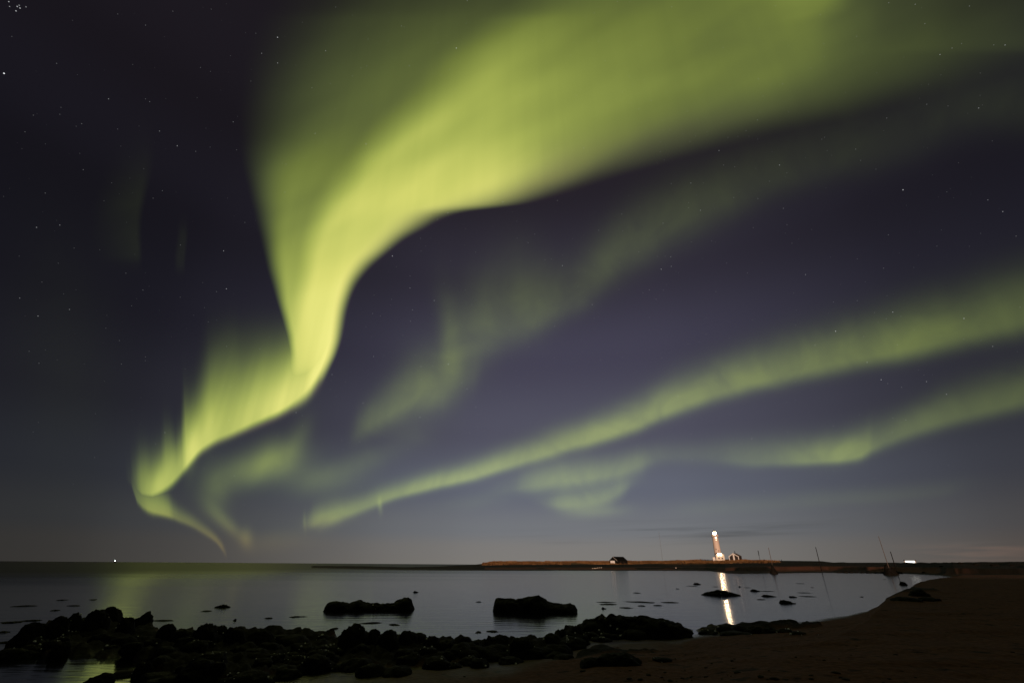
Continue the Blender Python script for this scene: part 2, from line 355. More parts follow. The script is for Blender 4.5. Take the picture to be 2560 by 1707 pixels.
class MB:
    def __init__(self): self.bm = bmesh.new()
    def box(self, x0, x1, y0, y1, z0, z1, taper=0.0):
        t = taper
        v = [self.bm.verts.new(c) for c in ((x0, y0, z0), (x1, y0, z0), (x1, y1, z0), (x0, y1, z0),
             (x0 + t, y0 + t, z1), (x1 - t, y0 + t, z1), (x1 - t, y1 - t, z1), (x0 + t, y1 - t, z1))]
        for q in ((3, 2, 1, 0), (4, 5, 6, 7), (0, 1, 5, 4), (1, 2, 6, 5), (2, 3, 7, 6), (3, 0, 4, 7)):
            self.bm.faces.new([v[i] for i in q])
        return self
    def lathe(self, prof, n=32, cx=0, cy=0):
        rings = []
        for r, z in prof:
            rings.append([self.bm.verts.new((cx + r * math.cos(2 * math.pi * k / n), cy + r * math.sin(2 * math.pi * k / n), z)) for k in range(n)])
        for a, b in zip(rings, rings[1:]):
            for k in range(n):
                self.bm.faces.new((a[k], a[(k + 1) % n], b[(k + 1) % n], b[k]))
        self.bm.faces.new(rings[0][::-1]); self.bm.faces.new(rings[-1])
        return self
    def tube(self, p0, p1, r0, r1, n=10):
        p0, p1 = Vector(p0), Vector(p1); d = (p1 - p0).normalized()
        a = d.orthogonal().normalized(); b = d.cross(a)
        R = []
        for p, r in ((p0, r0), (p1, r1)):
            R.append([self.bm.verts.new(p + (a * math.cos(2 * math.pi * k / n) + b * math.sin(2 * math.pi * k / n)) * r) for k in range(n)])
        for k in range(n): self.bm.faces.new((R[0][k], R[0][(k + 1) % n], R[1][(k + 1) % n], R[1][k]))
        self.bm.faces.new(R[0][::-1]); self.bm.faces.new(R[1])
        return self
    def poly(self, pts, depth_vec):
        """closed outline extruded along depth_vec"""
        d = Vector(depth_vec)
        a = [self.bm.verts.new(p) for p in pts]; b = [self.bm.verts.new(Vector(p) + d) for p in pts]
        n = len(pts)
        self.bm.faces.new(a); self.bm.faces.new(b[::-1])
        for k in range(n): self.bm.faces.new((a[k], b[k], b[(k + 1) % n], a[(k + 1) % n]))
        return self
    def build(self, name, mat, parent=None, smooth=False, bevel=0):
        bmesh.ops.recalc_face_normals(self.bm, faces=self.bm.faces)
        if bevel: bmesh.ops.bevel(self.bm, geom=list(self.bm.edges), offset=bevel, segments=1, affect='EDGES')
        me = bpy.data.meshes.new(name); self.bm.to_mesh(me); self.bm.free()
        if smooth:
            me.polygons.foreach_set('use_smooth', [True] * len(me.polygons))
            me.set_sharp_from_angle(angle=R_(40))
        me.materials.append(mat)
        return link(name, me, parent)

# ------------------------------------------------------------------ materials
def new_mat(name):
    mt = bpy.data.materials.new(name); mt.use_nodes = True
    t = mt.node_tree; b = t.nodes['Principled BSDF']
    return mt, t, b
def simple(name, col, rough=.7, var=.25, scale=3.0, spec=.5, bump=0.0, metal=0.0):
    mt, t, b = new_mat(name)
    tc = t.nodes.new('ShaderNodeTexCoord'); nz = t.nodes.new('ShaderNodeTexNoise')
    nz.inputs['Scale'].default_value = scale; nz.inputs['Detail'].default_value = 5
    t.links.new(tc.outputs['Object'], nz.inputs['Vector'])
    cr = t.nodes.new('ShaderNodeValToRGB')
    cr.color_ramp.elements[0].position = .3; cr.color_ramp.elements[1].position = .7
    cr.color_ramp.elements[0].color = (*[c * (1 - var) for c in col], 1); cr.color_ramp.elements[1].color = (*[min(1, c * (1 + var)) for c in col], 1)
    t.links.new(nz.outputs['Fac'], cr.inputs[0]); t.links.new(cr.outputs[0], b.inputs['Base Color'])
    b.inputs['Roughness'].default_value = rough; b.inputs['Specular IOR Level'].default_value = spec; b.inputs['Metallic'].default_value = metal
    if bump:
        bp = t.nodes.new('ShaderNodeBump'); bp.inputs['Strength'].default_value = bump; bp.inputs['Distance'].default_value = .05
        t.links.new(nz.outputs['Fac'], bp.inputs['Height']); t.links.new(bp.outputs[0], b.inputs['Normal'])
    return mt
def emit(name, col, strength):
    mt, t, b = new_mat(name)
    b.inputs['Base Color'].default_value = (*[c * .8 for c in col], 1)
    b.inputs['Emission Color'].default_value = (*col, 1); b.inputs['Emission Strength'].default_value = strength
    return mt

# water: calm lagoon near, ruffled open sea far out
water_m, t, b = new_mat('sea water')
b.inputs['Base Color'].default_value = (.0035, .0045, .005, 1); b.inputs['IOR'].default_value = 1.33
g = t.nodes.new('ShaderNodeNewGeometry'); sp = t.nodes.new('ShaderNodeSeparateXYZ'); t.links.new(g.outputs['Position'], sp.inputs[0])
ln = t.nodes.new('ShaderNodeVectorMath'); ln.operation = 'LENGTH'; t.links.new(g.outputs['Position'], ln.inputs[0])
nw = t.nodes.new('ShaderNodeTexNoise'); nw.inputs['Scale'].default_value = 1.0; nw.inputs['Detail'].default_value = 3
mp = t.nodes.new('ShaderNodeMapping'); mp.inputs['Scale'].default_value = (.012, .05, 1); t.links.new(g.outputs['Position'], mp.inputs['Vector']); t.links.new(mp.outputs[0], nw.inputs['Vector'])
ad = t.nodes.new('ShaderNodeMath'); ad.operation = 'MULTIPLY_ADD'; t.links.new(nw.outputs['Fac'], ad.inputs[0]); ad.inputs[1].default_value = 160; sx_ = t.nodes.new('ShaderNodeMath'); sx_.operation = 'MULTIPLY_ADD'; t.links.new(sp.outputs[0], sx_.inputs[0]); sx_.inputs[1].default_value = -2.2
t.links.new(ln.outputs['Value'], sx_.inputs[2]); t.links.new(sx_.outputs[0], ad.inputs[2])
mr = t.nodes.new('ShaderNodeMapRange'); mr.interpolation_type = 'SMOOTHSTEP'; t.links.new(ad.outputs[0], mr.inputs[0])
mr.inputs[1].default_value = 130; mr.inputs[2].default_value = 500; mr.inputs[3].default_value = .12; mr.inputs[4].default_value = .46
t.links.new(mr.outputs[0], b.inputs['Roughness'])
wv = t.nodes.new('ShaderNodeTexNoise'); wv.inputs['Scale'].default_value = 1.0; wv.inputs['Detail'].default_value = 3
mp2 = t.nodes.new('ShaderNodeMapping'); mp2.inputs['Scale'].default_value = (.5, 2.4, 1); t.links.new(g.outputs['Position'], mp2.inputs['Vector']); t.links.new(mp2.outputs[0], wv.inputs['Vector'])
bp = t.nodes.new('ShaderNodeBump'); bp.inputs['Strength'].default_value = .32; bp.inputs['Distance'].default_value = .05
t.links.new(wv.outputs['Fac'], bp.inputs['Height']); t.links.new(bp.outputs[0], b.inputs['Normal'])

# ground: sand, dark weed and rock, dry grass; wet near the water line
ground_m, t, b = new_mat('shore ground')
def tn(tp, **kw):
    n = t.nodes.new(tp)
    for k, v in kw.items(): setattr(n, k, v)
    return n
def mixc(fac, a, c):
    n = tn('ShaderNodeMix', data_type='RGBA')
    for s_, v in ((n.inputs[0], fac), (n.inputs[6], a), (n.inputs[7], c)):
        if isinstance(v, (tuple, float, int)): s_.default_value = v
        else: t.links.new(v, s_)
    return n.outputs[2]
g = tn('ShaderNodeNewGeometry')
def noise(scale, det=5, sc3=(1, 1, 1)):
    mp = tn('ShaderNodeMapping'); mp.inputs['Scale'].default_value = sc3; t.links.new(g.outputs['Position'], mp.inputs['Vector'])
    n = tn('ShaderNodeTexNoise'); n.inputs['Scale'].default_value = scale; n.inputs['Detail'].default_value = det
    t.links.new(mp.outputs[0], n.inputs['Vector']); return n.outputs['Fac']
def ramp(fac, stops):
    n = tn('ShaderNodeValToRGB'); e = n.color_ramp.elements
    while len(e) < len(stops): e.new(.5)
    for k, (p, c) in zip(e, stops): k.position = p; k.color = (*c, 1)
    t.links.new(fac, n.inputs[0]); return n.outputs[0]
n1, n2, n3 = noise(.6), noise(9, 8), noise(.09, 4)
sand = ramp(n2, [(.3, (.085, .034, .022)), (.5, (.135, .056, .037)), (.72, (.185, .081, .054))])
sand = mixc(n1, sand, ramp(n2, [(.3, (.056, .023, .016)), (.7, (.12, .049, .033))]))
n4 = noise(2.6, 9, (1, 1, 1)); sand = mixc(ramp(n4, [(.60, (0, 0, 0)), (.68, (1, 1, 1))]), sand, (.018, .010, .007, 1))
weedc = ramp(n2, [(.3, (.004, .003, .002)), (.6, (.011, .008, .005)), (.8, (.024, .017, .010))])
grassc = ramp(n1, [(.3, (.17, .085, .032)), (.7, (.30, .16, .062))])
aw = tn('ShaderNodeAttribute', attribute_name='weed'); ag = tn('ShaderNodeAttribute', attribute_name='grass')
colr = mixc(aw.outputs['Fac'], sand, weedc); colr = mixc(ag.outputs['Fac'], colr, grassc)
sp = tn('ShaderNodeSeparateXYZ'); t.links.new(g.outputs['Position'], sp.inputs[0])
wet = tn('ShaderNodeMapRange', interpolation_type='SMOOTHSTEP'); t.links.new(sp.outputs[2], wet.inputs[0])
wet.inputs[1].default_value = .16; wet.inputs[2].default_value = 0.0; wet.inputs[3].default_value = 0; wet.inputs[4].default_value = 1
wd_ = tn('ShaderNodeMath', operation='MULTIPLY_ADD'); t.links.new(aw.outputs['Fac'], wd_.inputs[0]); wd_.inputs[1].default_value = -.75; wd_.inputs[2].default_value = 1.0
wg = tn('ShaderNodeMath', operation='MULTIPLY'); t.links.new(wet.outputs[0], wg.inputs[0]); t.links.new(wd_.outputs[0], wg.inputs[1])
dark = mixc(wg.outputs[0], colr, (.02, .015, .011, 1))
t.links.new(dark, b.inputs['Base Color'])
rg = tn('ShaderNodeMapRange'); t.links.new(wg.outputs[0], rg.inputs[0]); rg.inputs[3].default_value = .85; rg.inputs[4].default_value = .22
t.links.new(rg.outputs[0], b.inputs['Roughness'])
sg = tn('ShaderNodeMapRange'); t.links.new(wg.outputs[0], sg.inputs[0]); sg.inputs[3].default_value = .12; sg.inputs[4].default_value = .5
t.links.new(sg.outputs[0], b.inputs['Specular IOR Level'])
bp = tn('ShaderNodeBump'); bp.inputs['Strength'].default_value = .9; bp.inputs['Distance'].default_value = .05
t.links.new(n2, bp.inputs['Height']); t.links.new(bp.outputs[0], b.inputs['Normal'])

# seaweed covered rock
def rock_material(name, lo, hi, wetness):
    global t, g
    mt, t, b = new_mat(name)
    g = tn('ShaderNodeNewGeometry')
    f = noise(22, 8); f2 = noise(3, 5)
    c = ramp(f, [(.3, tuple(lo)), (.62, tuple(hi)), (.8, tuple(x * 1.6 for x in hi))])
    c2 = ramp(f2, [(.35, (.5, .5, .5)), (.65, (1, 1, 1))])
    mm = tn('ShaderNodeMix', data_type='RGBA', blend_type='MULTIPLY'); mm.inputs[0].default_value = 1
    t.links.new(c, mm.inputs[6]); t.links.new(c2, mm.inputs[7]); t.links.new(mm.outputs[2], b.inputs['Base Color'])
    wm = tn('ShaderNodeMapRange'); t.links.new(f, wm.inputs[0]); wm.inputs[1].default_value = .62; wm.inputs[2].default_value = .74
    wm.inputs[3].default_value = .75; wm.inputs[4].default_value = wetness
    t.links.new(wm.outputs[0], b.inputs['Roughness']); b.inputs['Specular IOR Level'].default_value = .14
    bp = tn('ShaderNodeBump'); bp.inputs['Strength'].default_value = .9; bp.inputs['Distance'].default_value = .03
    t.links.new(f, bp.inputs['Height']); t.links.new(bp.outputs[0], b.inputs['Normal'])
    return mt
rock_m = rock_material('seaweed covered rock', (.003, .0022, .0014), (.009, .0066, .004), .3)
kelp_m = rock_material('wet kelp', (.004, .004, .002), (.016, .013, .006), .3)
stone_m = simple('dark stone', (.035, .026, .02), .8, .4, 8, .2, .4)
pale_m = simple('pale stone', (.62, .52, .44), .8, .2, 6)
glint_m = simple('pale glint bead', (.85, .83, .78), .35, .15, 30)  # pale colour standing in for sparkles on the wet rocks
white_m = simple('white painted render', (.64, .51, .42), .75, .06, .9)
house_m = simple('cream painted render', (.66, .58, .47), .75, .06, .9)
door_m = simple('white painted boards', (.80, .78, .76), .7, .05, 4)
trim_m = simple('white trim', (.72, .68, .64), .7, .05, 4)
blackwood_m = simple('tarred boards', (.008, .007, .006), .85, .3, 5, .08)
brownwood_m = simple('dark brown boards', (.022, .014, .011), .75, .3, 5)
roof_m = simple('dark roofing', (.006, .006, .006), .95, .3, 3, .04)
redroof_m = simple('rust brown roofing', (.085, .045, .032), .8, .3, 3, .2)
pane_m = simple('dark window glass', (.012, .010, .009), .15, .2, 2)
pole_m = simple('weathered wooden pole', (.085, .060, .045), .8, .3, 6)
steel_m = simple('galvanised steel', (.10, .10, .10), .5, .2, 6)
concrete_m = simple('pale concrete', (.42, .38, .34), .85, .15, 3)
lamp_m = emit('lantern light', (1.0, .71, .42), 125)
flood_m = emit('wall lamp light', (1.0, .84, .62), 7)
tlamp_m = emit('tower lamp light', (1.0, .82, .58), 2.0)
lit_m = emit('lit glass wall', (.93, 1.0, .97), 2.2)
ship_m = emit('ship lamp', (.80, 1.0, .92), 9)

# ------------------------------------------------------------------ water
wr = [0, 4, 8, 12, 18, 26, 40, 60, 90, 140, 220, 400, 800, 2000, 6000, 20000, 45000]
v = [(0, 0, 0)]; f = []
nseg = 96
for r in wr[1:]:
    for k in range(nseg):
        a = 2 * math.pi * k / nseg; v.append((r * math.cos(a), r * math.sin(a), 0))
for k in range(nseg): f.append((0, 1 + k, 1 + (k + 1) % nseg))
for i in range(len(wr) - 2):
    o0, o1 = 1 + i * nseg, 1 + (i + 1) * nseg
    for k in range(nseg): f.append((o0 + k, o1 + k, o1 + (k + 1) % nseg, o0 + (k + 1) % nseg))
tag(link('water', mesh_np('water', np.array(v, float), f, water_m, False)), kind='structure')

# ------------------------------------------------------------------ ground: one sheet, beach, lagoon floor, island, far land
FAR = np.array([  # px, shore, flat, bank top, skyline (photo rows), distance of the skyline
    (760, 1419.6, 1419.6, 1419.6, 1419.6, 0), (783, 1419.5, 1419.2, 1418.8, 1418.6, 0), (800, 1420, 1418.8, 1417.4, 1416.8, 0), (900, 1422.5, 1419, 1416, 1414.2, 0),
    (1009, 1425, 1422.5, 1420.6, 1419.4, 0), (1100, 1425.5, 1421, 1417, 1415, 0), (1180, 1425.7, 1420, 1414, 1411, 0), (1210, 1425.7, 1419, 1412, 1408, 260),
    (1235, 1425.7, 1418.5, 1411, 1404, 380), (1300, 1426, 1418.5, 1410, 1403.2, 450), (1519, 1426, 1418.5, 1409.5, 1403, 520), (1600, 1426, 1418, 1409, 1401, 560), (1700, 1426, 1418, 1408, 1399.5, 600),
    (1773, 1427, 1418, 1408, 1399.6, 600), (1815, 1433, 1419, 1408, 1399.6, 600), (1850, 1434, 1417, 1406, 1399.6, 560), (1935, 1433, 1416, 1406, 1401, 420), (2062, 1431, 1415, 1407, 1400.6, 300),
    (2090, 1431.5, 1415, 1409, 1404, 240), (2250, 1433, 1417, 1412, 1405, 230), (2350, 1438, 1418, 1413, 1405, 230), (2394, 1446, 1419, 1413, 1405, 230),
    (2480, 1446, 1420, 1414, 1403.6, 230), (2560, 1446, 1421, 1414, 1403.2, 230), (2760, 1446, 1424, 1416, 1403, 230)], float)
fa = np.array([azim(p[0], p[1]) for p in FAR])
rs = np.array([hor_r(p[0], p[1]) for p in FAR])
r1, r2 = rs * 1.22, rs * 1.5
r3 = np.maximum(FAR[:, 5], rs * 1.75)
zt = lambda col, rr: np.array([CAM_Z + q * elev_tan(p[0], p[col]) for p, q in zip(FAR, rr)])
z1, z2, z3 = zt(2, r1), zt(3, r2), zt(4, r3)
z1 = np.maximum(z1, .15); z2 = np.maximum(z2, z1 + .05); z3 = np.maximum(z3, z2 + .05)
z1[0] = z2[0] = z3[0] = -.6
NEAR = [(-700, 1900), (300, 1800), (600, 1725), (780, 1690), (1080, 1645), (1270, 1640), (1430, 1612), (1480, 1592), (1700, 1592), (1780, 1574), (1850, 1566), (1935, 1562), (2046, 1550), (2116, 1540),
        (2169, 1528), (2195, 1514), (2210, 1503), (2240, 1489), (2277, 1480), (2290, 1466), (2310, 1459), (2394, 1446), (2420, 1438)]
na = np.array([azim(a, b) for a, b in NEAR]); nr_ = np.array([hor_r(a, b) for a, b in NEAR])
nr_[-1] = 200.0
DEG = math.pi / 180
az = np.unique(np.concatenate([np.arange(-180, -52, 2.0), np.arange(-52, 54, .11), np.arange(54, 180, 2.0)])) * DEG
rr = np.unique(np.concatenate([[1.0, 2, 3, 4, 5, 6, 7], np.geomspace(8, 45, 170), np.geomspace(45, 110, 70), np.geomspace(110, 330, 90), np.geomspace(330, 3000, 30)]))
A, Rr = np.meshgrid(az, rr, indexing='ij')
Xg, Yg = Rr * np.sin(A), Rr * np.cos(A)
def smooth(a, b, x):
    u = np.clip((x - a) / (b - a), 0, 1); return u * u * (3 - 2 * u)
rnear = np.interp(A, na, nr_)
P3 = np.stack([Xg, Yg, 0 * Xg], -1)
nz1, nz2 = fbm(P3 * .35, 4, 3), fbm(P3 * 2.2, 4, 9)
dn = (rnear * (1 + .014 * fbm(P3 * .15, 3, 5)) - Rr)
zn = np.where(dn > 0, np.minimum(.045 * dn, .55), np.maximum(.05 * dn, -1.2))
zn = zn + np.where(dn > -1.5, (.026 * nz1 + .012 * nz2) * smooth(-1.5, .2, dn), 0) + np.where(dn > 1, .03 * fbm(np.stack([Xg * .5, Yg * 1.6, 0 * Xg], -1), 3, 14) * smooth(1, 4, dn), 0)
i_ = lambda arr: np.interp(A, fa, arr)
RS, R1, R2, R3 = i_(rs), i_(r1), i_(r2), i_(r3); Z1, Z2, Z3 = i_(z1), i_(z2), i_(z3)
jit = fbm(np.stack([A * 60, 0 * A, np.log(Rr) * 6], -1), 4, 21)
Rj = Rr * (1 + .02 * jit)
zf = np.where(Rj < RS, np.maximum(.02 * (Rj - RS), -1.2),
     np.where(Rj < R1, Z1 * (.4 * (Rj - RS) / (R1 - RS) + .6 * smooth(.84, 1.0, (Rj - RS) / (R1 - RS))),
     np.where(Rj < R2, Z1 + (Z2 - Z1) * smooth(R1, R2, Rj),
     np.where(Rj < R3, Z2 + (Z3 - Z2) * (Rj - R2) / (R3 - R2), Z3 - (Rj - R3) * .012))))
zf = np.where(A < fa[0], -1.2, zf)
zf = np.where(Rr > RS * 1.1, zf + np.clip(zf, 0, 1) * (.10 * jit), zf)
zf = np.where(A > fa[-1], np.where(Rr < 200, .3, zf), zf)
Z = np.maximum(zn, np.maximum(zf, -1.2))
# unseen high bank added behind the viewer, shaped to shade the foreground
backm = smooth(95 * DEG, 120 * DEG, np.abs(A))
bank = (5.6 + .35 * fbm(P3 * .08, 3, 31)) * smooth(10, 19, Rr) * backm
Z = np.where(backm > 0, np.maximum(Z, bank), Z)
PX, PY = project(Xg, Yg, 0 * Xg)
front = np.abs(A) < 60 * DEG
# weed bed under the jumble of rocks
def poly_mask(px, py, top, bot, soft=5.0):
    tx = np.array([p[0] for p in top]); ty = np.array([p[1] for p in top])
    bx = np.array([p[0] for p in bot]); by = np.array([p[1] for p in bot])
    yt, yb = np.interp(px, tx, ty), np.interp(px, bx, by)
    return np.clip((py - yt) / soft, 0, 1) * np.clip((yb - py) / soft, 0, 1) * (px > tx[0]) * (px < tx[-1])
BT = [(60, 1592), (150, 1572), (300, 1572), (420, 1584), (650, 1588), (850, 1597), (1000, 1597), (1180, 1612), (1300, 1608), (1380, 1596), (1450, 1572), (1560, 1558), (1650, 1562), (1735, 1577)]
BB = [(60, 1632), (150, 1650), (330, 1640), (430, 1720), (640, 1720), (690, 1700), (780, 1668), (990, 1682), (1110, 1676), (1240, 1652), (1420, 1640), (1470, 1598), (1640, 1588), (1735, 1578)]
bed = poly_mask(PX + 14 * nz1, PY + 7 * nz2, BT, BB) * front
bed2 = poly_mask(PX, PY + 3 * nz2, [(1738, 1572), (1815, 1564), (1950, 1564), (2060, 1580)], [(1738, 1578), (1815, 1588), (1950, 1584), (2060, 1586)], 3) * front
bed3 = poly_mask(PX, PY + 4 * nz2, [(1420, 1664), (1460, 1640), (1545, 1632), (1600, 1650), (1680, 1643)], [(1420, 1668), (1460, 1666), (1545, 1664), (1600, 1660), (1680, 1649)], 4) * front
bed4 = poly_mask(PX, PY + 1.0 * nz2, [(2215, 1499), (2280, 1488), (2345, 1494), (2360, 1500)], [(2215, 1503), (2280, 1504), (2345, 1503), (2360, 1501)], 2) * front
Z = np.where(bed > .02, np.maximum(Z, .02) + bed * (.12 + .10 * nz2 + .05 * nz1 + .07 * fbm(P3 * 6.0, 3, 41)), Z)
Z = Z + bed2 * (.12 + .08 * nz2) + bed3 * (.05 + .05 * nz2) + bed4 * .12
# pool and puddles
for (px, py, sx, sy, dep) in [(245, 1668, 95, 17, .55), (80, 1690, 130, 40, .5), (1810, 1592, 42, 4, .10), (1876, 1601, 30, 3.2, .10), (1452, 1611, 18, 3, .10), (350, 1667, 40, 8, .35)]:
    Z = Z - dep * np.exp(-((PX - px) / sx) ** 2 - ((PY - py) / sy) ** 2) * front
inland = front & (Rr > RS)
q = (Rj - RS) / np.maximum(R2 - RS, 1)
pxa = 1280 + 1266 * np.tan(np.clip(A, -1.2, 1.2))
isl = smooth(1195, 1240, pxa) * (1 - smooth(1900, 1975, pxa))
grass = np.where(inland, smooth(.80, 1.02, q + .05 * jit), 0) * isl
weed = np.where(inland, np.maximum(1 - smooth(.12, .22, q + .04 * jit), smooth(.44, .58, q + .10 * jit)), 0)
weed = np.where(inland & (pxa < 1215), 1.0, weed)
weed = np.where(inland & (pxa > 2330), np.clip(weed + smooth(2330, 2450, pxa) * (q > .25), 0, 1) * np.where(q < .2, 1 - smooth(2330, 2400, pxa), 1), weed)
weed = np.maximum(weed, np.clip(bed + bed2 + bed3 + bed4, 0, 1))
weed = np.where(backm > .5, .7, weed)
streak = fbm(np.stack([PX * .008, PY * .35, 0 * PX], -1), 3, 77)
weed = np.maximum(weed, np.where(inland & (q < .45), smooth(.15, .35, streak + .5 * vnoise(np.stack([PX * .02, 0 * PX, PY * .2], -1), 5)), 0))
nA, nR = A.shape
idx = np.arange(nA * nR).reshape(nA, nR)
f1 = np.stack([idx[:-1, :-1], idx[1:, :-1], idx[1:, 1:], idx[:-1, 1:]], -1).reshape(-1, 4)
f2 = np.stack([idx[-1, :-1], idx[0, :-1], idx[0, 1:], idx[-1, 1:]], -1).reshape(-1, 4)
gv = np.stack([Xg, Yg, Z], -1).reshape(-1, 3)
gme = mesh_np('ground', gv, np.concatenate([f1, f2]), ground_m)
for nm, arr in (('weed', weed), ('grass', grass)):
    at_ = gme.attributes.new(nm, 'FLOAT', 'POINT'); at_.data.foreach_set('value', arr.reshape(-1).astype(np.float32))
# close the small hole under the camera
tag(link('ground', gme), kind='structure')
def ground_z(x, y):
    a, r = math.atan2(x, y), math.hypot(x, y)
    i = int(np.clip(np.searchsorted(az, a), 1, nA - 1)); j = int(np.clip(np.searchsorted(rr, r), 1, nR - 1))
    u = (a - az[i - 1]) / (az[i] - az[i - 1]); w = (r - rr[j - 1]) / (rr[j] - rr[j - 1])
    return float(Z[i - 1, j - 1] * (1 - u) * (1 - w) + Z[i, j - 1] * u * (1 - w) + Z[i - 1, j] * (1 - u) * w + Z[i, j] * u * w)
def on_ground(px, py, rmin=8, rmax=700):
    """first point of the ground or the water met by the sight line"""
    d = ray(px, py); h = math.hypot(d.x, d.y); last = None
    r = rmin
    while r < rmax:
        x, y = d.x / h * r, d.y / h * r; z = CAM_Z + d.z / h * r
        if z <= max(ground_z(x, y), 0.0): return Vector((x, y, max(ground_z(x, y), 0.0)))
        r *= 1.004
    return Vector((d.x / h * rmax, d.y / h * rmax, max(ground_z(d.x / h * rmax, d.y / h * rmax), 0)))

# dry grass on the island: many upright blades
gm, gf = [], []
NB = 46000
pa = rng.uniform(azim(1205), azim(1970), NB); u = rng.uniform(0, 1, NB) ** 1.25
RB2, RB3 = np.interp(pa, fa, r2), np.interp(pa, fa, r3)
rb = RB2 * .95 + (RB3 * 1.03 - RB2 * .95) * u
ia = np.clip(np.searchsorted(az, pa), 0, nA - 1); ir = np.clip(np.searchsorted(rr, rb), 0, nR - 1)
zb = Z[ia, ir]; gk = grass[ia, ir]
keep = (gk > rng.uniform(.1, .9, NB)) & (vnoise(np.stack([np.sin(pa) * rb * .05, np.cos(pa) * rb * .02, 0 * pa], -1), 12) > -.42)
pa, rb, zb = pa[keep], rb[keep], zb[keep]; nb_ = len(pa)
xb, yb = rb * np.sin(pa), rb * np.cos(pa)
clump = .55 + 1.0 * np.clip(vnoise(np.stack([xb * .06, yb * .06, 0 * xb], -1), 4) + .4, 0, 1.3)
hb = rng.uniform(.28, .62, nb_) * clump; wb = rng.uniform(.25, .55, nb_); th = rng.uniform(0, 2 * math.pi, nb_)
lx, ly = rng.normal(0, .12, nb_), rng.normal(0, .12, nb_)
c, s = np.cos(th) * wb / 2, np.sin(th) * wb / 2
gv = np.stack([np.stack([xb - c, yb - s, zb - .06], -1), np.stack([xb + c, yb + s, zb - .06], -1), np.stack([xb + lx + c * .25, yb + ly + s * .25, zb + hb], -1), np.stack([xb + lx - c * .4, yb + ly - s * .4, zb + hb * .9], -1)], 1).reshape(-1, 3)
grass_m, t, b = new_mat('dry grass')
g = tn('ShaderNodeNewGeometry')
t.links.new(ramp(noise(.12, 4), [(.3, (.05, .025, .010)), (.5, (.145, .074, .030)), (.68, (.27, .150, .066))]), b.inputs['Base Color'])
b.inputs['Roughness'].default_value = .9; b.inputs['Specular IOR Level'].default_value = .1
go = link('grass', mesh_np('grass', gv, np.arange(nb_ * 4).reshape(-1, 4), grass_m, False)); tag(go, kind='stuff')

# ------------------------------------------------------------------ rocks
def ico(sub):
    bm = bmesh.new(); bmesh.ops.create_icosphere(bm, subdivisions=sub, radius=1.0)
    v = np.array([q.co[:] for q in bm.verts]); f = np.array([[q.index for q in p.verts] for p in bm.faces]); bm.free(); return v, f
ICO = {k: ico(k) for k in (2, 3, 4, 5)}
def rock_mesh(sx, sy, sz, seed, sub=4, rough=.32, fine=.026, sq=2.15):
    v, f = ICO[sub]
    v = v.copy()
    # slightly squared dome
    n = (np.abs(v) ** sq).sum(1) ** (1 / sq); v = v / n[:, None]
    o = np.array([seed * 7.13, seed * 3.71, seed * 1.93])
    d = rough * fbm(v * 1.15 + o, 2, 1) + rough * .45 * fbm(v * 2.7 + o, 3, 2)
    lump = np.abs(fbm(v * 4.5 + o, 3, 4)); d = d + .10 * lump
    d = d + fine * fbm(v * 11 + o, 2, 5)
    v = v * (1 + d)[:, None]
    v = v * np.array([sx, sy, sz])
    return mesh_np('boulder', v, f, rock_m)
nrock = [0]
BOULDERS = []
def boulder(px, top, hw, base, label=None, group=None, cat='boulder', name='boulder', sub=4, depth=.9, mat=None, rot=None, rough=.20, ground=True, limit=1.75):
    """px: middle, top: row of its crown, hw: half width, base: row where it meets the water or ground"""
    nrock[0] += 1
    base = min(base, top + limit * hw)
    p = at(px, base, 0.0)
    for _ in range(3):
        gz = max(ground_z(p.x, p.y), 0.0) if ground else 0.0
        p = at(px, base, gz)
    r = math.hypot(p.x, p.y)
    pt = at_dist(px, top, r + hw * .3 * r / 1266); h = max(pt.z - p.z, .03)
    a = math.atan2(p.x, p.y)
    d = math.sqrt(r * r + 4); pxm = d / (FPX * 1.1) * math.cos(a) ** 0 
    w = (at_dist(px + hw, base, r) - at_dist(px - hw, base, r)).length / 2
    me = rock_mesh(w, w * depth, 1.0, nrock[0], sub, rough)
    if mat: me.materials.clear(); me.materials.append(mat)
    zs = np.empty(len(me.vertices) * 3); me.vertices.foreach_get('co', zs); zs = zs.reshape(-1, 3)
    zmax = zs[:, 2].max(); bury = .35
    zs[:, 2] = np.where(zs[:, 2] > 0, zmax * (.65 * zs[:, 2] / zmax + .35 * np.sin(zs[:, 2] / zmax * math.pi / 2)), zs[:, 2])
    zs[:, 2] = zs[:, 2] / zmax * (h / (1 - bury)) - h * bury / (1 - bury)
    me.vertices.foreach_set('co', zs.reshape(-1)); me.update()
    o = link(name, me)
    o.location = (p.x + math.sin(a) * w * .3, p.y + math.cos(a) * w * .3, p.z); o.rotation_euler = (0, 0, -a + (rot if rot is not None else random.uniform(-.5, .5)))
    BOULDERS.append(o)
    tag(o, label, cat, group)
    return o
GR = 'seaweed covered boulders along the near shore'
def shore(px, top, hw, base, label, **k): return boulder(px, top, hw, base, label, GR, **k)
shore(70, 1553, 42, 1602, 'dark blocky boulder at the far left end of the rocky shore, beside the open water', sub=5)
shore(136, 1538, 34, 1598, 'rounded dark boulder second from the left end of the rocky shore', sub=5)
shore(176, 1529, 26, 1594, 'pointed black boulder just left of the gap before the tallest left peak')
shore(228, 1521, 38, 1596, 'broad black boulder leaning against the tallest peak of the left rocks', sub=5)
shore(270, 1514, 31, 1594, 'tallest dark boulder peak of the left rocks, against the green reflection', sub=5)
shore(310, 1541, 24, 1590, 'low dark boulder in the dip between the tallest left peak and the round knob')
shore(353, 1527, 29, 1586, 'round knob shaped boulder just right of the tallest left peak', sub=5)
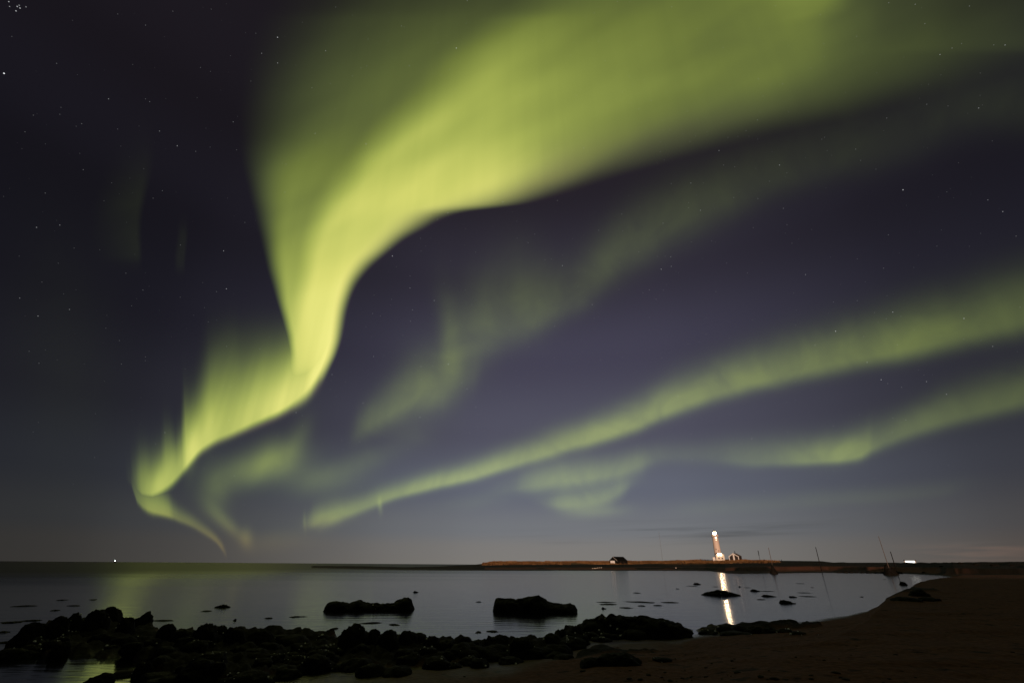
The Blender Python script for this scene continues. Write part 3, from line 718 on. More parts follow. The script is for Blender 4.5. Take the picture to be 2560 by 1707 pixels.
shore(411, 1558, 24, 1596, 'small peaked dark boulder right of the round knob boulder')
shore(455, 1571, 34, 1602, 'flat low dark boulder in the saddle right of the round knob boulder')
shore(508, 1556, 34, 1602, 'wide humped dark boulder below the lone small rock in the water', sub=5)
shore(543, 1562, 26, 1602, 'dark boulder shoulder to the right of the wide hump below the lone rock')
shore(585, 1565, 28, 1604, 'rounded dark boulder two to the right of the wide hump below the lone rock')
shore(653, 1572, 38, 1608, 'long low dark boulder midway between the wide hump and the smooth dome boulder', sub=5)
shore(722, 1584, 46, 1608, 'flat dark rock ledge left of the smooth dome boulder')
shore(804, 1585, 15, 1602, 'small dark bump of rock just left of the smooth dome boulder')
shore(882, 1557, 37, 1616, 'smooth dome shaped boulder standing highest in the middle of the near rocks', sub=5, rough=.12)
shore(930, 1570, 22, 1608, 'dark boulder touching the right side of the smooth dome boulder')
shore(968, 1571, 27, 1608, 'dark rounded boulder second to the right of the smooth dome boulder')
shore(1020, 1574, 30, 1612, 'dark peaked boulder third to the right of the smooth dome boulder')
shore(1045, 1580, 26, 1614, 'dark sloping boulder fourth to the right of the smooth dome boulder')
shore(1078, 1587, 24, 1616, 'dark boulder at the end of the slope falling right from the dome boulder')
shore(1118, 1597, 24, 1620, 'low flat dark boulder left of the small lone bump near the middle')
shore(1161, 1590, 20, 1620, 'small round bump of dark rock between two low gaps near the middle')
shore(1187, 1602, 11, 1618, 'tiny dark rock in the low gap right of the small round bump')
shore(1240, 1584, 34, 1624, 'wide dark boulder directly below the left end of the big flat topped rock', sub=5)
shore(1306, 1591, 30, 1622, 'dark boulder with a level top below the big flat topped rock', sub=5)
shore(1382, 1581, 25, 1612, 'low dark boulder at the left foot of the long weedy mound')
shore(1407, 1572, 11, 1606, 'little upright dark rock at the left foot of the long weedy mound')
shore(1440, 1562, 26, 1604, 'dark boulder on the left slope of the long weedy mound')
for px, top, hw, base, lb in [(1772, 1571, 26, 1583, 'low dark rock at the left end of the weedy ridge under the light streak'), (1815, 1561, 30, 1584, 'dark rock where the bright light streak ends on the weedy ridge'),
        (1850, 1561, 26, 1583, 'dark rock just right of where the light streak ends on the ridge'), (1888, 1564, 26, 1582, 'low dark rock midway along the weedy ridge right of the streak'),
        (1925, 1567, 24, 1582, 'low dark rock near the right end of the weedy ridge'), (1962, 1570, 24, 1581, 'flat dark rock at the right end of the weedy ridge'),
        (1845, 1577, 40, 1591, 'flat dark rock in front of the weedy ridge, beside the puddle'), (1995, 1577, 20, 1585, 'thin dark rock on the sand beyond the right end of the weedy ridge'),
        (2052, 1585, 13, 1590, 'small dark rock lying alone on the sand right of the weedy ridge')]:
    boulder(px, top, hw, base, lb, 'low rocks of the ridge at the sand edge', sub=4, rough=.25)
boulder(1545, 1627, 52, 1662, 'dark weed covered mound lying on the sand in front of the long mound', GR, sub=5, rough=.2)
boulder(1480, 1640, 30, 1664, 'low dark weed covered rock left of the mound lying on the sand', GR, rough=.2)
boulder(1655, 1641, 26, 1650, 'thin streak of dark weedy rock on the sand right of the mound', GR, rough=.2)
boulder(237, 1682, 46, 1722, 'dark humped boulder at the bottom edge, under the green pool', GR, sub=5)
boulder(356, 1651, 28, 1690, 'dark upright boulder at the right end of the green pool', GR, sub=5)
boulder(310, 1673, 32, 1688, 'smooth brownish flat rock lying in the green pool', GR, rough=.12, mat=stone_m)
boulder(30, 1617, 60, 1645, 'long smooth dark slab at the left edge of the picture', GR, sub=5, rough=.12)
boulder(385, 1695, 60, 1730, 'dark boulder at the bottom edge, right of the green pool', GR, sub=5)
boulder(2300, 1471, 27, 1490, 'black hump of rock on the right beach by the end of the lagoon', 'rocks on the right beach', sub=5, rough=.2)
boulder(2262, 1490, 40, 1502, 'long low black rock at the water edge under the hump on the right beach', 'rocks on the right beach', rough=.2)
boulder(2325, 1491, 34, 1502, 'low black rock on the sand right of the hump on the right beach', 'rocks on the right beach', rough=.2)

# the rest of the jumble
def lerp_y(tab, x): return float(np.interp(x, [p[0] for p in tab], [p[1] for p in tab]))
k = 0
while k < 150:
    px = random.uniform(70, 1700)
    yt, yb = lerp_y(BT, px) + 14, lerp_y(BB, px) + 6
    if yb - yt < 6: continue
    py = random.uniform(yt, yb)
    if 95 < px < 365 and py > 1622: continue
    depthf = (py - 1560) / 150
    hw = random.uniform(14, 34) * (0.85 + .7 * max(0, depthf))
    hgt = hw * random.uniform(.35, .7)
    boulder(px, py - hgt, hw, py + hgt * .2, 'dark weedy boulder among the many packed together on the near shore', 'packed boulders of the near shore', sub=4, rough=.24)
    k += 1

# rocks with a traced outline: solid, rounded front to back
def ridge_rock(pts, base, label, name='rock', depth=.55, mat=None, p_exp=3.0, cat='rock', rough=.15):
    nrock[0] += 1
    x0, x1 = pts[0][0], pts[-1][0]; xm = (x0 + x1) / 2
    c = at(xm, base, 0); r = math.hypot(c.x, c.y); a = math.atan2(c.x, c.y)
    sc = (at_dist(x1, base, r) - at_dist(x0, base, r)).length / (x1 - x0)
    W_ = sc * (x1 - x0); D = W_ * depth
    zz = [max(at_dist(x, y, r + D * .4).z, 0) for x, y in pts]
    nu, nv = 110, 46
    xs = np.linspace(x0, x1, nu)
    H = np.interp(xs, [p[0] for p in pts], zz)
    H = np.convolve(np.pad(H, 1, 'edge'), [.2, .6, .2], 'valid')
    u = (xs - xm) * sc
    e = np.clip(1 - np.abs((xs - xm) / ((x1 - x0) / 2)) ** 4, 0, 1) ** .35
    w = np.linspace(-1, 1, nv)
    Y = D / 2 * np.outer(.25 + .75 * e, w)
    prof = (1 - np.abs(w) ** p_exp) ** (1 / p_exp)
    Zr = np.outer(H + .35, prof) - .35
    X = np.outer(u, np.ones(nv))
    P = np.stack([X, Y, Zr], -1)
    o = nrock[0] * 5.7
    n3 = np.stack([fbm(P / max(H.max(), .2) * 1.6 + o + 11 * i, 4, i) for i in range(3)], -1)
    P = P + n3 * np.array([.7, 1.6, .55]) * rough * max(H.max(), .12) + .03 * np.stack([fbm(P * 8 + o + 5 * i, 3, i + 3) for i in range(3)], -1)
    id_ = np.arange(nu * nv).reshape(nu, nv)
    fs = np.stack([id_[:-1, :-1], id_[1:, :-1], id_[1:, 1:], id_[:-1, 1:]], -1).reshape(-1, 4).tolist()
    fs += [tuple(id_[0, :]), tuple(id_[-1, ::-1])]
    ob = link(name, mesh_np(name, P.reshape(-1, 3), fs, mat or rock_m))
    ob.location = (c.x + math.sin(a) * D * .3, c.y + math.cos(a) * D * .3, 0); ob.rotation_euler = (0, 0, -a)
    tag(ob, label, cat)
    BOULDERS.append(ob)
    return ob
s6 = lambda z: [(780 + x * .20833, 1380 + y * .20833) for x, y in z]
ridge_rock(s6([(140, 690), (150, 650), (200, 610), (270, 588), (380, 592), (440, 612), (480, 590), (540, 580), (600, 588), (650, 606), (710, 608), (810, 610), (900, 604), (980, 602), (1050, 577),
               (1110, 546), (1160, 540), (1195, 562), (1212, 620), (1240, 650), (1250, 690)]), 1526, 'long lumpy black rock standing in the water left of the middle, its right end highest', depth=.34)
s8 = lambda z: [(1200 + x * .21258, 1380 + y * .21258) for x, y in z]
ridge_rock(s8([(152, 660), (158, 590), (166, 556), (210, 540), (320, 535), (430, 545), (550, 525), (690, 512), (740, 530), (800, 575), (860, 598), (930, 602), (1000, 620), (1040, 608), (1080, 603), (1125, 618),
               (1145, 660), (1150, 700)]), 1531, 'big flat topped black rock standing in the middle of the water', depth=.45)
s2 = lambda z: [(1500 + x * .17007, 1440 + y * .17007) for x, y in z]
ridge_rock(s2([(1480, 288), (1500, 262), (1560, 240), (1640, 220), (1750, 203), (1830, 207), (1920, 235), (2000, 262), (2080, 284)]), 1488, 'lens shaped black rock lying across the bright light streak', depth=.4)
ridge_rock([(1398, 1599), (1412, 1588), (1428, 1576), (1440, 1565), (1455, 1552), (1468, 1545.5), (1485, 1548), (1495, 1540), (1506, 1536), (1517, 1541), (1524, 1536), (1533, 1532.5), (1541, 1537), (1560, 1536.5), (1574, 1541),
            (1592, 1541), (1617, 1539), (1636, 1544), (1660, 1546), (1676, 1551), (1692, 1557.5), (1708, 1565), (1732, 1576)], 1594, 'long weed covered black outcrop at the edge of the sand, left of the light streak', depth=.34, p_exp=2.3, rough=.17)
ridge_rock([(537, 1517.5), (548, 1513.5), (557, 1509.5), (565, 1510.5), (576, 1516)], 1518, 'lone small black rock in the water on the left', depth=.6)
ridge_rock([(1947, 1507), (1952, 1500), (1960, 1498.5), (1972, 1501), (1985, 1506), (1990, 1508)], 1508, 'small black rock with a pointed right end, right of the light streak', depth=.6)
ridge_rock([(1874, 1477), (1880, 1473.5), (1886, 1471.8), (1892, 1474), (1900, 1477)], 1477.5, 'small black rock beside the upper part of the light streak', depth=.6)
ridge_rock([(1903, 1489.5), (1910, 1486), (1918, 1485.6), (1926, 1488), (1934, 1490), (1944, 1492)], 1491, 'low black rock just above the pointed right rock', depth=.5)
ridge_rock([(1972, 1491.5), (1976, 1488.8), (1983, 1489.5), (1992, 1492.5)], 1492.5, 'tiny dark rock in the row right of the light streak', depth=.5)
ridge_rock([(2248, 1461), (2252, 1455), (2259, 1453), (2266, 1456), (2270, 1461)], 1462, 'round black rock in the water near the right end of the lagoon', depth=.8)
ridge_rock([(1733, 1460), (1738, 1456.6), (1744, 1456.8), (1752, 1459.8)], 1460.5, 'small low dark rock left of the light streak', depth=.6)
ridge_rock([(1689, 1471.3), (1693, 1469.2), (1698, 1471)], 1471.5, 'tiny dark stone showing above the water above the weed patches', depth=.8)
ridge_rock([(1503, 1521), (1509, 1517.6), (1516, 1520.5)], 1521.5, 'small dark stone in the water right of the big flat topped rock', depth=.8)
ridge_rock([(1031, 1480.2), (1036, 1476.8), (1041, 1477.3), (1046, 1480)], 1480.5, 'tiny dark rock far out above the long lumpy rock', depth=.8)
ridge_rock([(583, 1550), (587, 1547.4), (591, 1550)], 1550.5, 'tiny dark stone showing in the water below the lone rock', depth=.8)
ridge_rock([(1846.5, 1466.5), (1849, 1463.8), (1852, 1466.4)], 1466.8, 'tiny dark stone at the right side of the light streak', depth=.9)

# weed floating or just breaking the surface
def weed_patch(px, py, hw, hh, label):
    nrock[0] += 1
    c = at(px, py, 0); a = math.atan2(c.x, c.y); r = math.hypot(c.x, c.y)
    wd = (at_dist(px + hw, py, r) - at_dist(px - hw, py, r)).length / 2
    dp = max(abs(hor_r(px, py - hh) - hor_r(px, py + hh)) / 2 * .6, .22)
    n = 40; k = 14
    th = np.linspace(0, 2 * math.pi, n, endpoint=False)
    o = nrock[0] * 3.3
    edge = np.clip(1 + .75 * fbm(np.stack([np.cos(th) * 1.9 + o, np.sin(th) * 1.9, 0 * th], -1), 4, 2), .25, 1.8)
    P = [(0, 0, .045)]
    for i in range(1, k + 1):
        q = i / k
        for j in range(n):
            h = (.03 * (1 - q * q) + .010 * float(vnoise(np.array([[math.cos(th[j]) * q * 7 + o, math.sin(th[j]) * q * 7, 0]]), 3)[0])) if i < k else -.05
            P.append((math.cos(th[j]) * q * edge[j] * wd * .9, math.sin(th[j]) * q * edge[j] * dp, h))
    fs = [(0, 1 + j, 1 + (j + 1) % n) for j in range(n)]
    for i in range(k - 1):
        for j in range(n):
            a0, b0 = 1 + i * n + j, 1 + i * n + (j + 1) % n
            fs.append((a0, a0 + n, b0 + n, b0))
    ob = link('seaweed_patch', mesh_np('seaweed_patch', np.array(P), fs, kelp_m))
    ob.location = (c.x, c.y, 0); ob.rotation_euler = (0, 0, -a)
    tag(ob, label, 'seaweed', 'seaweed patches breaking the surface of the lagoon')
for a_ in [(1602, 1504.5, 33, 2.6, 'widest dark seaweed patch, midway between the flat topped rock and the lens shaped rock'),
           (1673, 1505.5, 22, 1.8, 'slim dark seaweed patch just left of the lens shaped rock'), (1604, 1514, 10, 1.6, 'short seaweed patch right below the widest seaweed patch'),
           (1645, 1513, 12, 1.0, 'thin seaweed streak below and right of the widest seaweed patch'), (1566, 1519, 18, 1.4, 'seaweed streak below and left of the widest seaweed patch'),
           (1592, 1481.5, 13, 1.0, 'thin pale edged seaweed streak above the widest seaweed patch'), (1516, 1510, 24, 2.4, 'thick seaweed patch just right of the big flat topped rock'),
           (1515, 1505, 17, 1.0, 'thin seaweed streak just above the thick patch by the flat topped rock'), (1732, 1464.3, 12, .9, 'thin seaweed streak under the small rock left of the light streak'),
           (1790, 1466.3, 8, .8, 'short seaweed streak crossing the left side of the light streak'), (2018, 1490.5, 22, 1.3, 'long seaweed streak right of the tiny rock in the right row'),
           (1901, 1498, 11, 1.0, 'small seaweed streak left of the pointed right rock'), (2003, 1458.3, 10, .8, 'short seaweed streak far out in the right half of the lagoon'),
           (2031, 1468.3, 5, .7, 'tiny seaweed patch in the right half of the lagoon'), (2009, 1481.3, 15, .7, 'faint seaweed streak above the right row of rocks'),
           (1868, 1468.5, 9, .8, 'short seaweed streak right of the upper light streak'), (1917, 1477.5, 18, .7, 'faint seaweed streak trailing right from the small rock by the streak'),
           (2211, 1448, 4, .7, 'tiny seaweed patch under the leaning pole'), (66, 1514.3, 33, 2, 'long dark seaweed streak at the far left of the water'),
           (155, 1499.5, 15, 1.3, 'highest seaweed streak on the left, above the left rocks'), (186, 1513.5, 15, 1.4, 'seaweed streak just above the left boulder peaks'),
           (137, 1525.5, 13, 1.4, 'short seaweed streak touching the left boulders from above'), (236, 1498.5, 13, 1.2, 'short seaweed streak above the tallest left boulder'),
           (22, 1556, 34, 3, 'broad dark seaweed patch at the left edge beside the first boulder'), (80, 1551, 26, 1.6, 'seaweed streak behind the first boulder on the left'),
           (8, 1580, 16, 3, 'dark seaweed patch cut by the left edge of the picture'), (16, 1606, 26, 2.4, 'seaweed patch at the left edge above the smooth slab'),
           (406, 1551, 24, 1.5, 'seaweed streak right of the round knob boulder'), (519, 1527, 14, .8, 'thin seaweed streak left below the lone small rock'),
           (738, 1541.5, 21, 2, 'dark seaweed patch left of the long lumpy rock'), (672, 1545, 9, .8, 'small faint seaweed streak midway to the long lumpy rock'),
           (733, 1574.5, 20, 2.2, 'seaweed patch close to the flat ledge of the near rocks'), (697, 1571, 9, 1.6, 'small seaweed patch left of the one close to the flat ledge'),
           (768, 1579, 9, 1.2, 'small seaweed patch just left of the dome boulder'), (930, 1557.5, 26, 2.6, 'ragged seaweed patch between the dome boulder and the long lumpy rock'),
           (985, 1561.5, 14, 1.2, 'thin seaweed streak right of the ragged patch below the long lumpy rock'), (838, 1571, 7, 1.0, 'little seaweed patch at the left side of the dome boulder'),
           (1233, 1578, 13, 1.2, 'seaweed streak in the water under the left end of the flat topped rock'), (1195, 1580, 7, 1.2, 'little seaweed patch above the low gap in the near rocks'),
           (1197, 1504, 6, .8, 'tiny seaweed streak just left of the flat topped rock'), (2154, 1491.5, 5, 1.0, 'small faint seaweed patch near the right beach')]:
    weed_patch(*a_)

# pale beads added on the near rocks to imitate glints of wet weed
vs, fs = [], []; sv, sf = ICO[2]
near_b = [o for o in BOULDERS if math.hypot(o.location.x, o.location.y) < 45]
areas = []
for i in range(2600):
    o = random.choice(near_b); me = o.data
    q = me.polygons[random.randrange(len(me.polygons))]
    if len(q.vertices) > 4: continue
    co = o.matrix_basis @ q.center; nrm = (o.matrix_basis.to_3x3() @ q.normal)
    if nrm.z < -.1 or nrm.y > .55 or co.z < .04: continue
    if vnoise(np.array([[co.x * 1.3, co.y * 1.3, co.z]]), 8)[0] < .05: continue
    s_ = random.choice((.008, .010, .013, .018, .026)) * math.hypot(co.x, co.y) / 14
    vs.append(sv * s_ * np.array([1, 1, .8]) + np.array(co + nrm * s_ * .3)); fs.append(sf + len(vs[:-1]) * len(sv))
tag(link('glint_beads', mesh_np('glint_beads', np.concatenate(vs), np.concatenate(fs), glint_m)), kind='stuff')

# stones strewn on the sand
proto = []
for i in range(4):
    me = rock_mesh(1, .8, .45, 900 + i, 3, .3); me.name = 'stone'; me.materials.clear(); me.materials.append(stone_m); proto.append(me)
for i in range(80):
    px = random.uniform(1300, 2540); py = random.uniform(1612, 1706)
    if random.random() < .55: px = random.gauss(1780, 210); py = 1704 - abs(random.gauss(0, 26))
    if py < 1660 and px < 1560 or px > 2550: continue
    p = at(px, py, .3); p = at(px, py, max(ground_z(p.x, p.y), 0))
    gz = ground_z(p.x, p.y)
    if gz < .03: continue
    o = link('stone', random.choice(proto)); s_ = random.choice((.012, .016, .02, .025, .03, .045))
    o.location = (p.x, p.y, gz + s_ * .1); o.scale = (s_ * random.uniform(.8, 1.5), s_, s_); o.rotation_euler = (0, 0, random.uniform(0, 6.28))
    tag(o, 'small dark stone strewn on the open brown sand in front of the lagoon', 'stone', 'stones strewn on the sand')

# ------------------------------------------------------------------ island: lighthouse, its house and shed
def height_for(p, py):           # height above p so that the top shows at photo row py
    r = math.hypot(p.x, p.y); px, _ = project(np.array(p.x), np.array(p.y), np.array(p.z))
    px = float(px)
    for _ in range(4):
        q = at_dist(px, py, r); px, _2 = project(np.array(p.x), np.array(p.y), np.array(q.z)); px = float(px)
    return q.z - p.z
def base_point(px, py, r):
    p = at_dist(px, py, r); return Vector((p.x, p.y, p.z))
LR = 470.0
LP = base_point(1798.0, 1402.0, LR)
UNIT = (at_dist(1808, 1402, LR) - at_dist(1798, 1402, LR)).length / 10      # metres per photo pixel there
la = math.atan2(LP.x, LP.y)
Hg = height_for(LP, 1341.5); Hl = height_for(LP, 1330); Ht = height_for(LP, 1325.5)
lh = empty('lighthouse', LP, -la)
tag(lh, 'tall round white lighthouse with its lantern lit, on the low island', 'lighthouse')
rb_, rt_ = 9.2 * UNIT, 7.6 * UNIT
MB().lathe([(rb_ * 1.02, -3.0), (rb_, .2), (rb_ + (rt_ - rb_) * .5, Hg * .5), (rt_, Hg - .5), (rt_ * 1.03, Hg - .25)], 48).build('tower', white_m, lh, True)
MB().lathe([(rt_ * 1.05, Hg - .2), (rt_ * 1.24, Hg + .05), (rt_ * 1.24, Hg + .35), (rt_ * 1.0, Hg + .36)], 48).build('gallery', concrete_m, lh, True)
mb = MB()
hp = Hg + .36
mb.lathe([(rt_ * 1.18, hp), (rt_ * 1.18, hp + (Hl - Hg) * .42), (rt_ * 1.10, hp + (Hl - Hg) * .42), (rt_ * 1.10, hp)], 48)
mb.build('parapet', white_m, lh, True)
lrad = 4.2 * UNIT
z0 = hp + (Hl - Hg) * .25
MB().lathe([(lrad * 1.1, hp), (lrad * 1.1, z0)], 24).build('lantern_base', white_m, lh, True)
ln_ = MB().lathe([(lrad * .98, z0 + .02), (lrad * .98, Hl)], 24).build('lantern', lamp_m, lh, True)
fr_ = MB()
for kk in range(8):
    a = kk * math.pi / 4 + .2
    fr_.tube((math.cos(a) * lrad * 1.04, math.sin(a) * lrad * 1.04, z0), (math.cos(a) * lrad * 1.04, math.sin(a) * lrad * 1.04, Hl), .06, .06, 6)
fr_.build('lantern_frame', steel_m, ln_)
MB().lathe([(lrad * 1.12, Hl), (lrad * 1.1, Hl + .25), (lrad * .8, Hl + (Ht - Hl) * .55), (lrad * .3, Ht - .2), (.25, Ht), (.2, Ht + .5), (.04, Ht + .8)], 24).build('dome', simple('weathered copper', (.20, .10, .06), .6, .2), lh, True)
tz = lambda r0: rb_ + (rt_ - rb_) * r0
for fr0, s_, mt_ in [(height_for(LP, 1343.8) / Hg, 2.0, tlamp_m), (height_for(LP, 1349.3) / Hg, 1.1, tlamp_m)]:
    zz = Hg * fr0; y = -tz(fr0)
    MB().box(-s_ * UNIT + .6, s_ * UNIT + .6, y - .22, y + .4, zz - s_ * UNIT, zz + s_ * UNIT).build('wall_lamp', mt_, lh, bevel=.08)
for fr0, xo in [(height_for(LP, 1372.5) / Hg, -.8), (height_for(LP, 1376.5) / Hg, 1.0)]:
    zz = Hg * fr0; y = -math.sqrt(max(tz(fr0) ** 2 - xo ** 2, .1))
    w_ = MB().box(xo - .28, xo + .28, y - .06, y + .5, zz - .45, zz + .45).build('window', pane_m, lh)

def gable(name, P, rz, label, cat, W_, L_, hw, hr, wall, roof, over=.25):
    """gabled building: local -y is the front gable, ridge along y; W wide, L long"""
    e = empty(name, P, rz); tag(e, label, cat)
    MB().poly([(-W_ / 2, 0, -2), (W_ / 2, 0, -2), (W_ / 2, 0, hw), (0, 0, hr), (-W_ / 2, 0, hw)], (0, L_, 0)).build('wall', wall, e)
    sl = (hr - hw) / (W_ / 2); th = .16; ox = W_ / 2 + over
    rf = MB()
    for sgn in (-1, 1):
        rf.poly([(0, -over, hr + .03), (sgn * ox, -over, hw - sl * over + .03), (sgn * ox, -over, hw - sl * over + .03 + th), (0, -over, hr + .03 + th * 1.3)], (0, L_ + 2 * over, 0))
    r = rf.build('roof', roof, e)
    return e, r
# keeper's house with the two bright lamps
HP = base_point(1802.3, 1402.0, LR - 14)
hu = UNIT * (LR - 14) / LR
hh = height_for(HP, 1386.0); hr = height_for(HP, 1380.0)
house, hroof = gable('keeper_house', HP, -la, 'cream gabled house with two bright wall lamps at the foot of the lighthouse', 'house', 21.5 * hu, 9, hh, hr, house_m, redroof_m, .35)
for sx in (-1.2 - 2.4, 4.6):
    MB().box(sx * hu - 1.5 * hu, sx * hu + 1.7 * hu, -.10, .2, height_for(HP, 1395.2 + 1.4), height_for(HP, 1395.2 - 1.9)).build('window', pane_m, house)
for sx in (-4.3, 2.6):
    wl = MB().lathe([(.1, 0), (1.6 * hu, .3), (1.9 * hu, 1.0), (1.3 * hu, 1.7), (.2, 1.9)], 12, sx * hu, -.5).build('wall_lamp', flood_m, house, True)
    wl.location = (0, 0, height_for(HP, 1388.6))
an = MB(); an.box(-19.0 * hu, -13.0 * hu, -1.5, 5, -2, height_for(HP, 1392.2), 0)
a_o = empty('annex_shed', HP, -la); tag(a_o, 'small white flat roofed shed left of the house at the lighthouse', 'shed')
an.build('wall', trim_m, a_o)
MB().box(-19.4 * hu, -12.6 * hu, -1.8, 5.3, height_for(HP, 1392.2) + .02, height_for(HP, 1391.6)).build('roof', roof_m, a_o)
MB().box(-12.0 * hu, -10.95 * hu, -.3, 4, -2, height_for(HP, 1386)).build('link_wall', brownwood_m, house)
# dark shed with white trim
DP = base_point(1836.0, 1400.3, LR + 6)
du = UNIT * (LR + 6) / LR
dh, dr = height_for(DP, 1389.6), height_for(DP, 1383.0)
shed, sroof = gable('trimmed_shed', DP, -la - R_(24), 'dark gabled shed with white trim right of the lighthouse', 'shed', 24.5 * du, 21 * du, dh, dr, brownwood_m, redroof_m, .2)
hwd = 24.5 * du / 2
tr = MB()
for sg in (-1, 1):
    tr.poly([(0, -.34, dr + .35), (sg * (hwd + .25), -.34, dh - .05), (sg * (hwd + .25), -.34, dh - .75), (0, -.34, dr - .45)], (0, .12, 0))
    tr.box(sg * hwd - .3, sg * hwd + .3, -.10, .08, -1, dh)
tr.build('trim', trim_m, shed)
MB().box(-.9 * du * 2, 2.2 * du, -.14, .05, -1, dr - .8).build('door', trim_m, shed)
MB().tube((.2, 3.5, dr - .5), (.2, 3.5, height_for(DP, 1376.3)), .28, .24, 8).build('chimney', blackwood_m, sroof)

# black boat hut with a white door, on the bank
BP = on_ground(1543.5, 1409.5, 100)
br = math.hypot(BP.x, BP.y); ba = math.atan2(BP.x, BP.y)
bu = (at_dist(1548, 1409, br) - at_dist(1538, 1409, br)).length / 10
ANG = R_(42)
bh, bhr = height_for(BP, 1400.7), height_for(BP, 1391.4)
Wd, Ln = 19.2 * bu / math.cos(ANG), 26 * bu / math.sin(ANG)
hut, hroof = gable('boat_hut', Vector((BP.x, BP.y, BP.z)), -ba - ANG, 'black wooden boat hut with a white door, alone on the grassy bank', 'hut', Wd, Ln, bh, bhr, blackwood_m, roof_m, .12)
# move so that the near corner stands where it is seen
off = Matrix.Rotation(-ba - ANG, 3, 'Z') @ Vector((-Wd / 2, 0, 0)); hut.location = hut.location + off
MB().box(-Wd * .22 - .62 * Wd * .28, -Wd * .22 + .62 * Wd * .66, -.07, .02, -.2, bh * .98).build('door', door_m, hut)
tr = MB()
sl = (bhr - bh) / (Wd / 2)
tr.poly([(0, -.16, bhr + .22), (Wd / 2 + .14, -.16, bh - .1), (Wd / 2 + .14, -.16, bh - .24), (0, -.16, bhr + .06)], (0, .06, 0))
tr.build('trim', trim_m, hut)
for q in (.3, .62): MB().box(Wd / 2 - .02, Wd / 2 + .05, Ln * q, Ln * q + .5, bh * .35, bh * .75).build('window', brownwood_m, hut)

# ------------------------------------------------------------------ poles
def pole(foot, top_px, top_py, rad, label, name='pole', cat='pole', mat=None, cairn=None, knob=False, group=None):
    r = math.hypot(foot.x, foot.y)
    T = at_dist(top_px, top_py, r)
    e = empty(name, foot); tag(e, label, cat, group)
    d = T - foot
    MB().tube((-d.x * .03, -d.y * .03, -.4), d, rad, rad * .75, 10).build('shaft', mat or pole_m, e)
    if knob:
        MB().tube(d * .52, d * 1.0, rad * 2.0, rad * 2.0, 8).build('marker', mat or pole_m, e)
    return e
def foot_at(px, py, r):
    p = at_dist(px, py, r); return Vector((p.x, p.y, min(p.z, max(ground_z(p.x, p.y), 0))))
p = on_ground(1657, 1404, 150); pole(p, 1647, 1329, .10, 'tallest thin flag mast standing on the grass between hut and lighthouse', 'mast', 'mast', steel_m)
pole(foot_at(1900, 1400, 330), 1895, 1375.5, .10, 'short post with a thick upper half right of the trimmed shed', mat=blackwood_m, knob=True)
pole(foot_at(2047.5, 1402, 250), 2039, 1367, .16, 'thick dark pole on the skyline between the two cairn poles', mat=blackwood_m)
c3 = at(1935, 1431, .2); P3_ = Vector((c3.x, c3.y, .5)); pole(P3_, 1921, 1368, .09, 'pale leaning pole rising from the small cairn at the far shore')
c1 = at(2227, 1437, .2); P1_ = Vector((at_dist(2221, 1415, math.hypot(c1.x, c1.y) + .6))); pole(P1_, 2196, 1339.6, .075, 'long leaning pole rising from the big cairn at the right end of the lagoon')
pole(foot_at(2234, 1404, 215), 2226, 1378, .15, 'short dark pole on the skyline right of the long leaning pole', mat=blackwood_m)
for px, py, top, lb in [(1954, 1402, 1397.5, 'tiny peg on the skyline right of the grass'), (1911, 1401.5, 1397.3, 'tiny peg at the end of the grass on the island skyline')]:
    pole(foot_at(px, py, 330), px - .5, top, .16, lb, 'peg', 'peg', blackwood_m)
for px, top, hw, base, lb in [(1934, 1410, 9, 1432, 'small pointed cairn of dark stones at the far shore holding a pale pole'), (2227, 1409, 19, 1437, 'big pointed cairn of dark stones at the right end of the lagoon'),
                              (1792, 1410.5, 5, 1424, 'little dark cairn at the far shore just left of the light streak')]:
    o = boulder(px, top, hw, base, lb, 'cairns along the far shore', cat='cairn', name='cairn', sub=5, rough=.22, rot=0, limit=9)
    me = o.data; co = np.empty(len(me.vertices) * 3); me.vertices.foreach_get('co', co); co = co.reshape(-1, 3)
    zt_ = np.clip(co[:, 2] / co[:, 2].max(), 0, 1); co[:, :2] *= (1 - .62 * zt_ ** .8)[:, None] * 1.1
    me.vertices.foreach_set('co', co.reshape(-1)); me.update()

# boulders of the causeway on the right skyline
LBL = 'dark boulder breaking the skyline of the causeway on the right'
for px, up_ in [(2093, 3), (2108, 4), (2121, 3.4), (2133, 3), (2148, 2.6), (2165, 4), (2181, 3.6), (2200, 3.6), (2236, 5), (2400, 3), (2437, 3.2), (2484, 3.4), (2300, 2), (2350, 2.2), (2528, 2.4)]:
    rr_ = 226.0; pb = at_dist(px, 1406, rr_); gz = ground_z(pb.x, pb.y)
    _x, yb = project(np.array(pb.x), np.array(pb.y), np.array(gz)); 
    h = up_ * rr_ / 1400
    me = rock_mesh(h * random.uniform(1.4, 2.2), h * 1.3, h, 500 + px, 3, .3); o = link('boulder', me); o.location = (pb.x, pb.y, gz)
    tag(o, LBL, 'boulder', 'boulders on the causeway skyline')
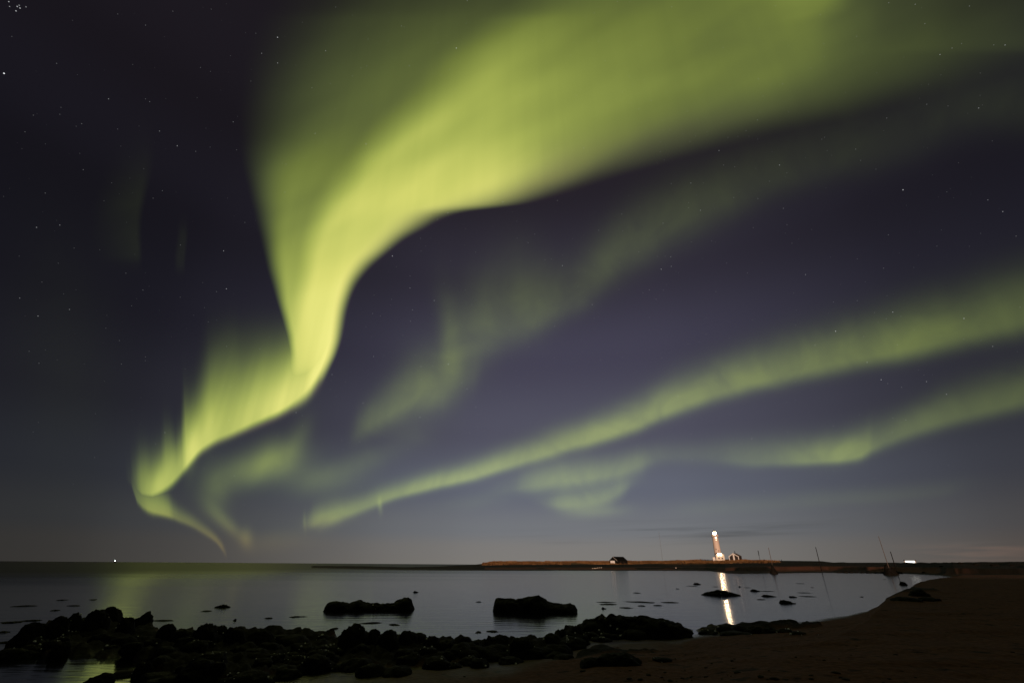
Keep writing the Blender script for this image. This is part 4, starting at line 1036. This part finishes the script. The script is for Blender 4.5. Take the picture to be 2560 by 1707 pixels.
# pale stones on the dark far shore
for px, py in [(1481.5, 1421), (1486, 1420.6), (1490, 1421), (1494.5, 1420), (1499, 1419.6), (1503.5, 1419.2)]:
    p = on_ground(px, py, 60); s_ = .22
    o = link('pale_stone', rock_mesh(s_ * random.uniform(.7, 1.2), s_, s_ * 1.1, int(px), 3, .3)); o.data.materials.clear(); o.data.materials.append(pale_m); o.location = (p.x, p.y, p.z + .08)
    tag(o, 'pale stone in the short row on the dark shore below the black hut', 'stone', 'row of pale stones below the hut')
p = on_ground(1690, 1420, 60); o = link('pale_stone', rock_mesh(.28, .25, .3, 77, 3, .2)); o.data.materials.clear(); o.data.materials.append(pale_m); o.location = (p.x, p.y, p.z + .1)
tag(o, 'single pale stone on the far shore between the mast and the lighthouse', 'stone')

# long lit building far off on the right
GP = base_point(2276, 1406, 420); ga = math.atan2(GP.x, GP.y)
gu = (at_dist(2286, 1406, 420) - at_dist(2276, 1406, 420)).length / 10
gb = empty('lit_building', GP, -ga); tag(gb, 'long low building with a glowing white wall, far off on the right skyline', 'building')
gh = height_for(GP, 1401.2); gw = 11.6 * gu
MB().box(-gw - .6, gw + .6, .1, 8, -4, gh + .1).build('wall', concrete_m, gb)
MB().box(-gw, gw, -.1, .08, gh * .02, gh).build('glass_wall', lit_m, gb)
MB().box(-gw - .9, gw + .9, -.6, 8.4, gh + .12, gh + .5).build('roof', roof_m, gb)

# small ship far out with a bright lamp
SP = base_point(289, 1401.0, 2600); SP.z = 0; sa = math.atan2(SP.x, SP.y)
sh = empty('fishing_boat', SP, -sa + .5); tag(sh, 'tiny boat with one bright white lamp far out on the horizon at left', 'boat')
hull = MB(); hull.poly([(-4, 0, -.6), (3.2, 0, -.6), (4.6, 0, 1.5), (-4.2, 0, 1.3)], (0, 2.6, 0)); hull.build('hull', blackwood_m, sh)
MB().box(-2.6, .2, .5, 2.1, 1.35, 3.4, .15).build('cabin', brownwood_m, sh)
ms = MB().tube((-1.0, 1.3, 3.3), (-1.0, 1.3, 6.0), .09, .06, 8).build('mast', steel_m, sh)
MB().lathe([(.3, 0), (1.3, .7), (1.3, 2.4), (.3, 3.1)], 12, -1.0, 1.3).build('lamp', ship_m, sh, True).location = (0, 0, 4.6)
